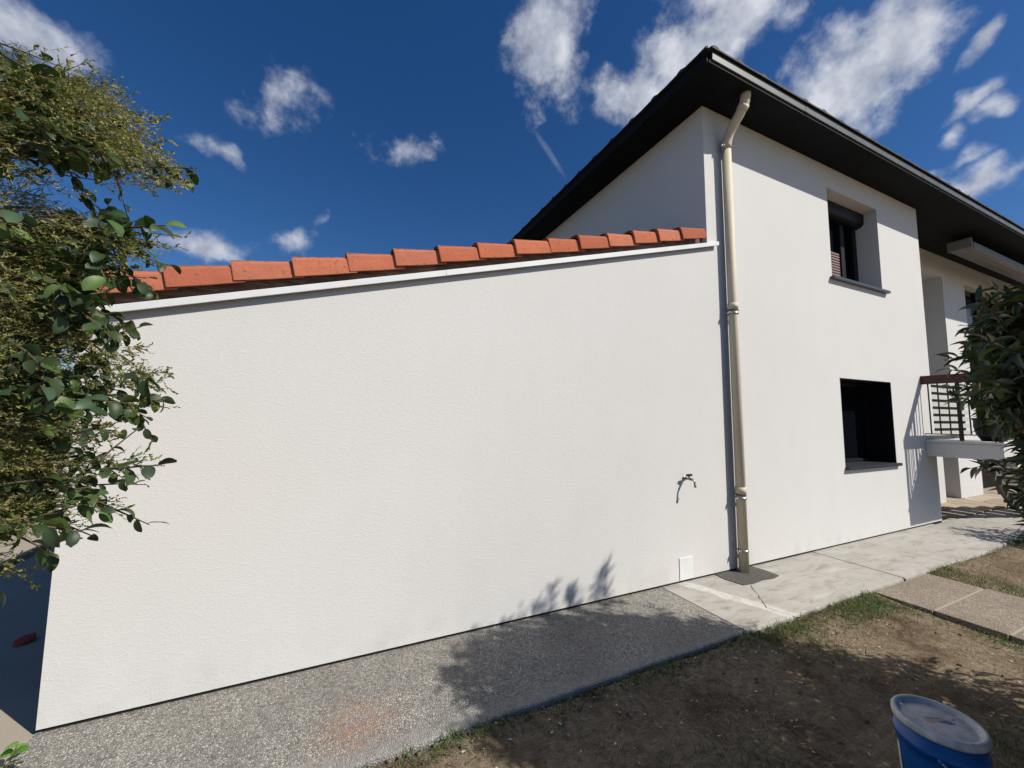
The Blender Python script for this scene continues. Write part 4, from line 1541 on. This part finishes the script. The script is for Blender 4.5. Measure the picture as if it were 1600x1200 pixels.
# single fine shoots that stick out to the right, against the wall and the sky
for (x_, y_, dz_) in ((208, 512, 0.02), (225, 532, -0.03), (240, 545, 0.05), (262, 583, 0.03), (258, 578, -0.08), (268, 603, 0.05), (266, 626, 0.08), (190, 682, -0.08), (182, 672, 0.03), (170, 690, -0.1),
                     (247, 718, 0.02), (236, 730, 0.05), (200, 797, -0.25), (185, 786, -0.2), (122, 838, -0.9), (105, 846, -0.8), (62, 905, -0.6), (272, 205, 0.06), (262, 232, 0.0), (300, 284, -0.1),
                     (285, 270, -0.12), (270, 300, -0.05), (292, 378, 0.0), (250, 372, 0.04), (165, 120, 0.4), (70, 85, 0.5), (150, 560, 0.1), (160, 640, 0.0), (205, 560, 0.06)):
    for rep_ in range(2):
        rg = rf.uniform(1.6, 1.95)
        dv = pix_dir(x_ - 9 * rep_, y_ + rf.uniform(-7, 7))
        dv = dv / math.hypot(dv.x, dv.y)
        d = Vector((0.93, -0.25 + rf.uniform(-.15, .15), dz_ + rf.uniform(-.05, .05))).normalized()
        sc = rf.uniform(0.7, 1.0)
        p_ = CAM + dv * rg - d * 0.24 * sc
        R_ = rot_to(d, rf.uniform(0, 6.28))
        q, cc = temps[rf.randrange(14)]
        # slightly coarser leaflets: widen each little strip about its centre line
        qq = q.reshape(-1, 4, 3).copy()
        for (a_, b2) in ((0, 1), (2, 3)):
            mid_ = (qq[:, a_] + qq[:, b2]) / 2
            qq[:, a_] = mid_ + (qq[:, a_] - mid_) * 1.5
            qq[:, b2] = mid_ + (qq[:, b2] - mid_) * 1.5
        V.append(qq.reshape(-1, 3) @ (np.array(R_).T * sc) + np.array(p_))
        C.append(cc * rf.uniform(0.6, 0.95))
o = link('foliage', arr_mesh('foliage', np.concatenate(V), 4, np.concatenate(C)), 'leaf_feather', feath)
tag(o, kind='stuff')
bm = bmesh.new()
BF = Vector((-1.55, -0.95, -0.1))
limb(bm, BF, BF + Vector((-0.05, 0, 1.5)), 0.04, 0.025, 0.03)
limb(bm, BF + Vector((-0.05, 0, 1.45)), BF + Vector((0.05, -0.1, 2.7)), 0.025, 0.008, 0.04)
for p_ in rf.sample(tips, 60):
    s0 = BF + Vector((-0.05, 0, max(0.4, min(2.4, p_.z - 0.25))))
    limb(bm, s0, p_, 0.007, 0.0015, 0.05)
tag(finish('branches', bm, 'bark', feath), kind='stuff')

# --- right: laurel-like hedge shrub; most of it stands right of the frame and shades the foreground
rr2 = random.Random(31)
hedge = empty('laurel_shrub', (3.4, -2.75, -0.1), 'dense dark laurel shrub with pointed leaves at the right edge', 'shrub')
outlineR = [(1660, 400), (1612, 440), (1580, 462), (1560, 482), (1530, 492), (1508, 515), (1512, 560), (1530, 600), (1552, 650), (1590, 685), (1600, 730), (1606, 790), (1615, 812), (1626, 830), (1660, 840)]
twigs = []
ends = []
k = 0
tries = 0
while k < 3300 and tries < 200000:
    tries += 1
    u = Vector((rr2.gauss(0, 1), rr2.gauss(0, 1), rr2.gauss(0, 1))).normalized() * (rr2.random() ** 0.42)
    blob = rr2.choice([((3.05, -2.50, 1.55), (0.75, 0.50, 0.95)), ((3.5, -2.75, 2.05), (1.1, 0.45, 1.0)), ((2.85, -2.85, 1.7), (0.6, 0.36, 0.75)), ((3.9, -2.62, 1.2), (0.6, 0.35, 1.0)), ((3.2, -2.8, 0.9), (0.9, 0.4, 0.8)), ((3.68, -2.75, 2.7), (0.95, 0.33, 0.5)), ((3.55, -2.75, 2.45), (1.0, 0.35, 0.6)), ((2.65, -2.95, 1.0), (0.6, 0.3, 0.75))])
    p_ = Vector(blob[0]) + Vector((u.x * blob[1][0], u.y * blob[1][1], u.z * blob[1][2]))
    if p_.z < 0.1:
        continue
    x_, y_ = project(p_)
    d = (p_ - Vector((3.3, -2.75, 1.5))).normalized() + Vector((rr2.uniform(-.5, .5), rr2.uniform(-.5, .5), rr2.uniform(-.3, .5)))
    d.normalize()
    L_ = rr2.uniform(0.12, 0.26)
    if (p_ - CAM).dot(fw) > 0 and x_ < 1660 and not in_poly((x_, y_), outlineR):
        continue
    tp = project(p_ + d * L_)
    if (p_ - CAM).dot(fw) > 0 and tp[0] < 1640 and not in_poly(tp, outlineR) and rr2.random() < 0.93:
        continue
    if (p_ - CAM).dot(fw) <= 0.0 and p_.x < 2.1:
        continue
    twigs.append((p_, d, L_))
    ends.append(p_)
    k += 1
k = 0
while k < 360:
    px = (rr2.uniform(1500, 1660), rr2.uniform(420, 850))
    if not in_poly(px, outlineR):
        continue
    dv = pix_dir(*px)
    dv = dv / math.hypot(dv.x, dv.y)
    p_ = CAM + dv * rr2.uniform(2.75, 3.5)
    d = Vector((rr2.uniform(-0.9, 0.2), rr2.uniform(-0.2, 0.6), rr2.uniform(-0.4, 0.5))).normalized()
    L_ = rr2.uniform(0.10, 0.2)
    if not in_poly(project(p_ + d * L_), outlineR) and rr2.random() < 0.93:
        continue
    twigs.append((p_, d, L_))
    ends.append(p_)
    k += 1
# tall loose shoots whose shadows reach the wall
for xs0, zs0 in ((3.52, 2.92), (3.66, 2.97), (3.80, 3.04), (3.95, 3.08), (4.06, 3.12), (4.22, 3.10), (4.32, 3.02), (4.52, 3.18), (4.62, 3.22)):
    b0 = Vector((xs0, -2.66 + rr2.uniform(-.03, .03), zs0))
    for j in range(4):
        twigs.append((b0 + Vector((rr2.uniform(-.02, .02), rr2.uniform(-.02, .02), 0.11 * j)), Vector((rr2.uniform(-.25, .25), rr2.uniform(-.25, .25), 1)), 0.14))
LAUREL = [(0.050, 0.068, 0.032), (0.064, 0.086, 0.038), (0.040, 0.058, 0.030), (0.11, 0.14, 0.045), (0.08, 0.095, 0.055), (0.13, 0.10, 0.06)]
shrub_leaves(hedge, twigs, 'lance', (0.055, 0.095), LAUREL, 'leaf_laurel', 300, (8, 12), 9)
bm = bmesh.new()
for sx in (-0.45, 0.0, 0.5):
    BR = Vector((3.4 + sx, -2.78, -0.1))
    limb(bm, BR, BR + Vector((0.05, 0.05, 1.6)), 0.04, 0.025, 0.04)
    limb(bm, BR + Vector((0.05, 0.05, 1.5)), BR + Vector((0.1, 0.0, 3.2)), 0.025, 0.008, 0.05)
for p_ in rr2.sample(ends, 60):
    sx = min((-0.45, 0.0, 0.5), key=lambda s_: abs(3.4 + s_ - p_.x))
    limb(bm, (3.45 + sx, -2.74, max(0.3, p_.z - 0.5)), p_, 0.012, 0.003, 0.05)
tag(finish('branches', bm, 'bark', hedge), kind='stuff')

# --- a second laurel farther along the garden, past the pavers
lau2 = empty('laurel_shrub', (9.6, -1.95, -0.03), 'laurel shrub farther along the path beside the foot of the stairs', 'shrub')
tw2 = []
for i in range(330):
    u = Vector((rr2.gauss(0, 1), rr2.gauss(0, 1), rr2.gauss(0, 1))).normalized() * (rr2.random() ** 0.45)
    p_ = Vector((9.55 + u.x * 0.75, -1.9 + u.y * 0.45, 0.85 + u.z * 0.8))
    if p_.z > 0.02:
        tw2.append((p_, u + Vector((rr2.uniform(-.4, .4), rr2.uniform(-.4, .4), 0.3)), rr2.uniform(0.12, 0.26)))
shrub_leaves(lau2, tw2, 'lance', (0.07, 0.12), LAUREL, 'leaf_glossy', 60, (6, 10), 15)
bm = bmesh.new()
for sx in (-0.25, 0.0, 0.3):
    limb(bm, (9.6 + sx * 0.3, -1.95, -0.05), (9.6 + sx, -1.9, 1.2), 0.03, 0.012, 0.04)
tag(finish('branches', bm, 'bark', lau2), kind='stuff')

# --- low plants
def small_plant(name, label, loc, n_, size, kind, palette, seed, spread=0.12, up_=0.8):
    r_ = random.Random(seed)
    rt_ = empty(name, loc, label, 'plant')
    tw = []
    for i in range(n_):
        a_ = r_.uniform(0, 6.28)
        tw.append((Vector(loc) + Vector((math.cos(a_) * spread * r_.random(), math.sin(a_) * spread * r_.random(), 0)), Vector((math.cos(a_) * 0.7, math.sin(a_) * 0.7, up_)), r_.uniform(0.08, 0.2)))
    shrub_leaves(rt_, tw, kind, size, palette, 'leaf_glossy', 60, (4, 7), seed)


small_plant('leafy_weed', 'bright green leafy weed in the bottom left corner', (-1.24, -0.36, 0.0), 6, (0.05, 0.08), 'oval', [(0.10, 0.22, 0.03), (0.13, 0.26, 0.04)], 3, 0.05)
small_plant('low_plant', 'low dark green plant at the path edge below the laurel', (8.6, -1.25, -0.03), 16, (0.10, 0.17), 'lance', LAUREL[:4], 6, 0.45, 0.9)
small_plant('balcony_plant', 'leafy plant growing from the black balcony planter', (8.93, -0.60, 1.60), 16, (0.08, 0.13), 'lance', [(0.06, 0.085, 0.03), (0.045, 0.07, 0.025)], 8, 0.10, 1.2)

# ------------------------------------------------------------------ background trees and hedges
def bg_tree(name, label, cat, base, h_, rx, rz, n_, palette, seed, leaf=0.16, group=None):
    r_ = random.Random(seed)
    rt_ = empty(name, base, label, cat, group)
    base = Vector(base)
    bm_ = bmesh.new()
    top = base + Vector((0, 0, h_ - rz))
    limb(bm_, base, top, 0.16 * h_ / 6, 0.08 * h_ / 6, 0.05)
    lobes = []
    for i in range(13):
        a_ = r_.uniform(0, 6.28)
        rr3 = r_.uniform(0.2, 0.75)
        lp = top + Vector((math.cos(a_) * rx * rr3, math.sin(a_) * rx * rr3, r_.uniform(-0.7, 0.72) * rz))
        lobes.append((lp, r_.uniform(0.28, 0.48) * rx))
        limb(bm_, top - Vector((0, 0, rz * 0.5)), lp, 0.05 * h_ / 6, 0.015, 0.1)
    finish('trunk', bm_, 'bark', rt_)
    V_, C_ = [], []
    tq = [leaf_template('oval', 40 + i)[8:32] for i in range(4)]
    for i in range(n_):
        lp, lr = r_.choice(lobes)
        u = Vector((r_.gauss(0, 1), r_.gauss(0, 1), r_.gauss(0, 1))).normalized() * (lr * (0.5 + 0.55 * r_.random()))
        R_ = Euler((r_.uniform(0, 6.28), r_.uniform(-.6, .6), r_.uniform(0, 6.28))).to_matrix()
        q = tq[r_.randrange(4)]
        V_.append(q @ (np.array(R_).T * (leaf * r_.uniform(0.6, 1.3))) + np.array(lp + u))
        C_.append(np.tile(np.array(r_.choice(palette)) * r_.uniform(0.7, 1.3), (len(q), 1)))
    o_ = link('crown', arr_mesh('crown', np.concatenate(V_), 4, np.concatenate(C_)), 'leaf_feather', rt_)
    tag(o_, kind='stuff')


DG = [(0.045, 0.065, 0.022), (0.06, 0.085, 0.028), (0.035, 0.05, 0.02)]
bg_tree('broadleaf_tree', 'distant dark green tree rising behind the garage roof', 'tree', (-4.6, 11.5, -0.1), 5.6, 1.7, 1.7, 5200, DG, 1)
bg_tree('broadleaf_tree', 'tree beyond the lane, behind the left shrub', 'tree', (-10.5, 9.5, -0.1), 5.2, 2.2, 1.9, 5200, DG, 2)


def hedge_row(label, p0, p1, h_, th, n_, seed):
    r_ = random.Random(seed)
    p0, p1 = Vector(p0), Vector(p1)
    rt_ = empty('hedge', (p0 + p1) / 2, label, 'hedge')
    ax = (p1 - p0).normalized()
    sd = Vector((-ax.y, ax.x, 0))
    V_, C_ = [], []
    tq = [leaf_template('oval', 60 + i)[8:32] for i in range(4)]
    ln = (p1 - p0).length
    for i in range(n_):
        s = r_.uniform(0, ln)
        hh_ = h_ * (0.92 + 0.10 * mnoise.noise(Vector((s * 0.8, seed, 0))))
        z_ = hh_ * r_.random() ** 0.8
        w_ = th * 0.5 * (1 + 0.25 * mnoise.noise(Vector((s, z_ * 1.5, seed))))
        q_ = p0 + ax * s + sd * (r_.choice((-1, 1)) * w_ * (0.75 + 0.3 * r_.random()) if r_.random() < 0.8 else r_.uniform(-w_, w_)) + Vector((0, 0, z_ if r_.random() < 0.8 else hh_ * r_.uniform(0.93, 1.02)))
        R_ = Euler((r_.uniform(0, 6.28), r_.uniform(-.6, .6), r_.uniform(0, 6.28))).to_matrix()
        q = tq[r_.randrange(4)]
        V_.append(q @ (np.array(R_).T * (0.11 * r_.uniform(0.6, 1.4))) + np.array(q_))
        C_.append(np.tile(np.array(r_.choice(DG)) * r_.uniform(0.7, 1.3), (len(q), 1)))
    o_ = link('foliage', arr_mesh('foliage', np.concatenate(V_), 4, np.concatenate(C_)), 'leaf_feather', rt_)
    tag(o_, kind='stuff')
    bm_ = bmesh.new()
    s = 0.3
    while s < ln:
        q_ = p0 + ax * s
        limb(bm_, q_, q_ + Vector((r_.uniform(-.1, .1), r_.uniform(-.1, .1), h_ * 0.8)), 0.05, 0.02, 0.05)
        s += 0.7
    tag(finish('stems', bm_, 'bark', rt_), kind='stuff')


hedge_row('clipped dark hedge closing the view behind the left shrub', (-9.0, 13.5, -0.1), (2.0, 14.5, -0.1), 2.0, 0.9, 9000, 11)
hedge_row('dark hedge along the far side of the garden at right', (12.0, -6.5, -0.1), (20.5, -1.5, -0.1), 2.1, 0.9, 9000, 12)

# ------------------------------------------------------------------ grass, straw and litter
def blades(name, n_, area, length, colors, lean, seed, mask, label):
    r_ = np.random.default_rng(seed)
    x_ = r_.uniform(area[0], area[1], n_)
    y_ = r_.uniform(area[2], area[3], n_)
    keep = np.array([mask(a_, b2, r_.random()) for a_, b2 in zip(x_, y_)])
    x_, y_ = x_[keep], y_[keep]
    n2_ = len(x_)
    z_ = np.array([ground_height(a_, b2) for a_, b2 in zip(x_, y_)]) - 0.004
    L_ = r_.uniform(length[0], length[1], n2_)
    az = r_.uniform(0, 2 * np.pi, n2_)
    el = r_.uniform(lean[0], lean[1], n2_)
    d = np.stack([np.cos(az) * np.cos(el), np.sin(az) * np.cos(el), np.sin(el)], 1)
    s = np.stack([-np.sin(az), np.cos(az), np.zeros(n2_)], 1)
    w = r_.uniform(0.0011, 0.0026, n2_)[:, None]
    b0 = np.stack([x_, y_, z_], 1)
    midp = b0 + d * L_[:, None] * 0.55
    tip = b0 + d * L_[:, None] + np.stack([np.cos(az) * 0.2 * L_, np.sin(az) * 0.2 * L_, -0.12 * L_], 1)
    V_ = np.stack([b0 - s * w, b0 + s * w, midp + s * w * 0.8, midp - s * w * 0.8, midp - s * w * 0.8, midp + s * w * 0.8, tip + s * w * 0.15, tip - s * w * 0.15], 1).reshape(-1, 3)
    ci = r_.integers(0, len(colors), n2_)
    cc = np.array(colors)[ci] * r_.uniform(0.65, 1.3, n2_)[:, None]
    C_ = np.repeat(cc, 8, axis=0)
    o_ = link(name, arr_mesh(name, V_, 4, C_), 'grass_blade')
    tag(o_, label, 'grass', None, 'stuff')


def off_paver(a_, b2):
    return not (4.62 < a_ < 5.78 and b2 > -4.1)


def m_dry(a_, b2, r_):
    v = 0.5 + 0.9 * mnoise.noise(Vector((a_ * 1.7, b2 * 1.7, 7))) + 0.4 * mnoise.noise(Vector((a_ * 6, b2 * 6, 1)))
    return off_paver(a_, b2) and r_ < v * 0.8


def green_amt(a_, b2):
    e = math.exp(-((b2 - YO) / 0.11) ** 2) * (0.25 + 0.75 * max(0, mnoise.noise(Vector((a_ * 2.3, 0, 4))) + 0.35))
    tuft = math.exp(-((a_ - 4.25) / 0.45) ** 2 - ((b2 + 0.98) / 0.14) ** 2) * 1.1
    pav = math.exp(-((a_ - 4.58) / 0.10) ** 2) * 0.7 * max(0, 0.5 + mnoise.noise(Vector((a_, b2 * 3, 9))))
    tuft2 = math.exp(-((a_ - 3.25) / 0.22) ** 2 - ((b2 + 0.93) / 0.09) ** 2)
    far = 0.28 if a_ > 5.8 else 0.0
    gp_ = max(0.0, mnoise.noise(Vector((a_ * 1.1, b2 * 1.6, 12))) - 0.22) * 0.5
    return min(1.0, e * 0.8 + tuft + pav + tuft2 + far + gp_)


def m_green(a_, b2, r_):
    return off_paver(a_, b2) and r_ < green_amt(a_, b2)


STRAW = [(0.34, 0.265, 0.155), (0.27, 0.20, 0.115), (0.42, 0.335, 0.21), (0.19, 0.135, 0.08), (0.25, 0.21, 0.11)]
GRN = [(0.065, 0.13, 0.03), (0.09, 0.16, 0.04), (0.05, 0.10, 0.028), (0.13, 0.155, 0.055)]
blades('dry_grass', 95000, (-1.2, 6.2, -3.0, YO - 0.01), (0.02, 0.06), STRAW, (0.02, 0.55), 1, m_dry, 'flattened dry straw-coloured grass over the bare soil')
blades('green_grass', 90000, (0.0, 6.2, -2.6, YO - 0.005), (0.025, 0.075), GRN, (0.35, 1.35), 2, m_green, 'short green grass tufts along the path and paver edges')
blades('green_grass', 16000, (5.8, 11.0, -2.6, YO - 0.005), (0.03, 0.09), GRN + STRAW[:4], (0.2, 1.3), 3, m_green, 'thin mixed grass on the soil beyond the pavers')

r_ = np.random.default_rng(9)
V_ = []
for i in range(520):
    a_, b2 = r_.uniform(0.1, 6.0), r_.uniform(-2.9, YO - 0.02)
    if not off_paver(a_, b2):
        continue
    s = r_.uniform(0.003, 0.011)
    z_ = ground_height(a_, b2) + 0.006
    an = r_.uniform(0, 6.28)
    t1 = r_.uniform(-0.6, 0.6)
    for (u, v) in ((-1, -.5), (1, -.5), (.8, .6), (-.9, .4)):
        V_.append((a_ + s * (u * math.cos(an) - v * math.sin(an)), b2 + s * (u * math.sin(an) + v * math.cos(an)), z_ + s * 0.4 * (u * t1 + v * 0.3)))
lt = link('leaf_litter', arr_mesh('leaf_litter', np.array(V_), 4), 'litter')
tag(lt, 'pale flecks of dead leaf and plaster scattered on the soil', 'litter', None, 'stuff')

# stones and clods along the path edge
r_ = np.random.default_rng(12)
tb = bmesh.new()
bmesh.ops.create_icosphere(tb, subdivisions=1, radius=1.0)
ico = np.array([list(v.co) for f in tb.faces for v in f.verts], np.float32)
tb.free()
CV = []
for i in range(1500):
    a_ = r_.uniform(-0.6, 6.0)
    b2 = YO - abs(r_.normal(0, 0.05)) - 0.008 if i < 900 else r_.uniform(-2.8, YO)
    if not off_paver(a_, b2):
        continue
    s = 0.003 + 0.014 * r_.random() ** 2.5
    sc = np.array([s, s * r_.uniform(0.5, 1), s * r_.uniform(0.4, 0.8)])
    R_ = np.array(Euler(tuple(r_.uniform(0, 3, 3))).to_matrix())
    CV.append((ico * sc) @ R_.T + np.array([a_, b2, ground_height(a_, b2) + s * 0.2]))
cl_ = link('soil_clods', arr_mesh('soil_clods', np.concatenate(CV), 3), 'soil')
tag(cl_, 'small clods and stones along the ragged path edge', 'clods', None, 'stuff')

# stand every Empty at the base of its thing without moving the parts
for o in list(bpy.data.objects):
    if 'base' in o.keys():
        o.location = tuple(o['base'])
        inv = Matrix.Translation(o.location).inverted()
        for ch in o.children:
            ch.matrix_parent_inverse = inv
        del o['base']
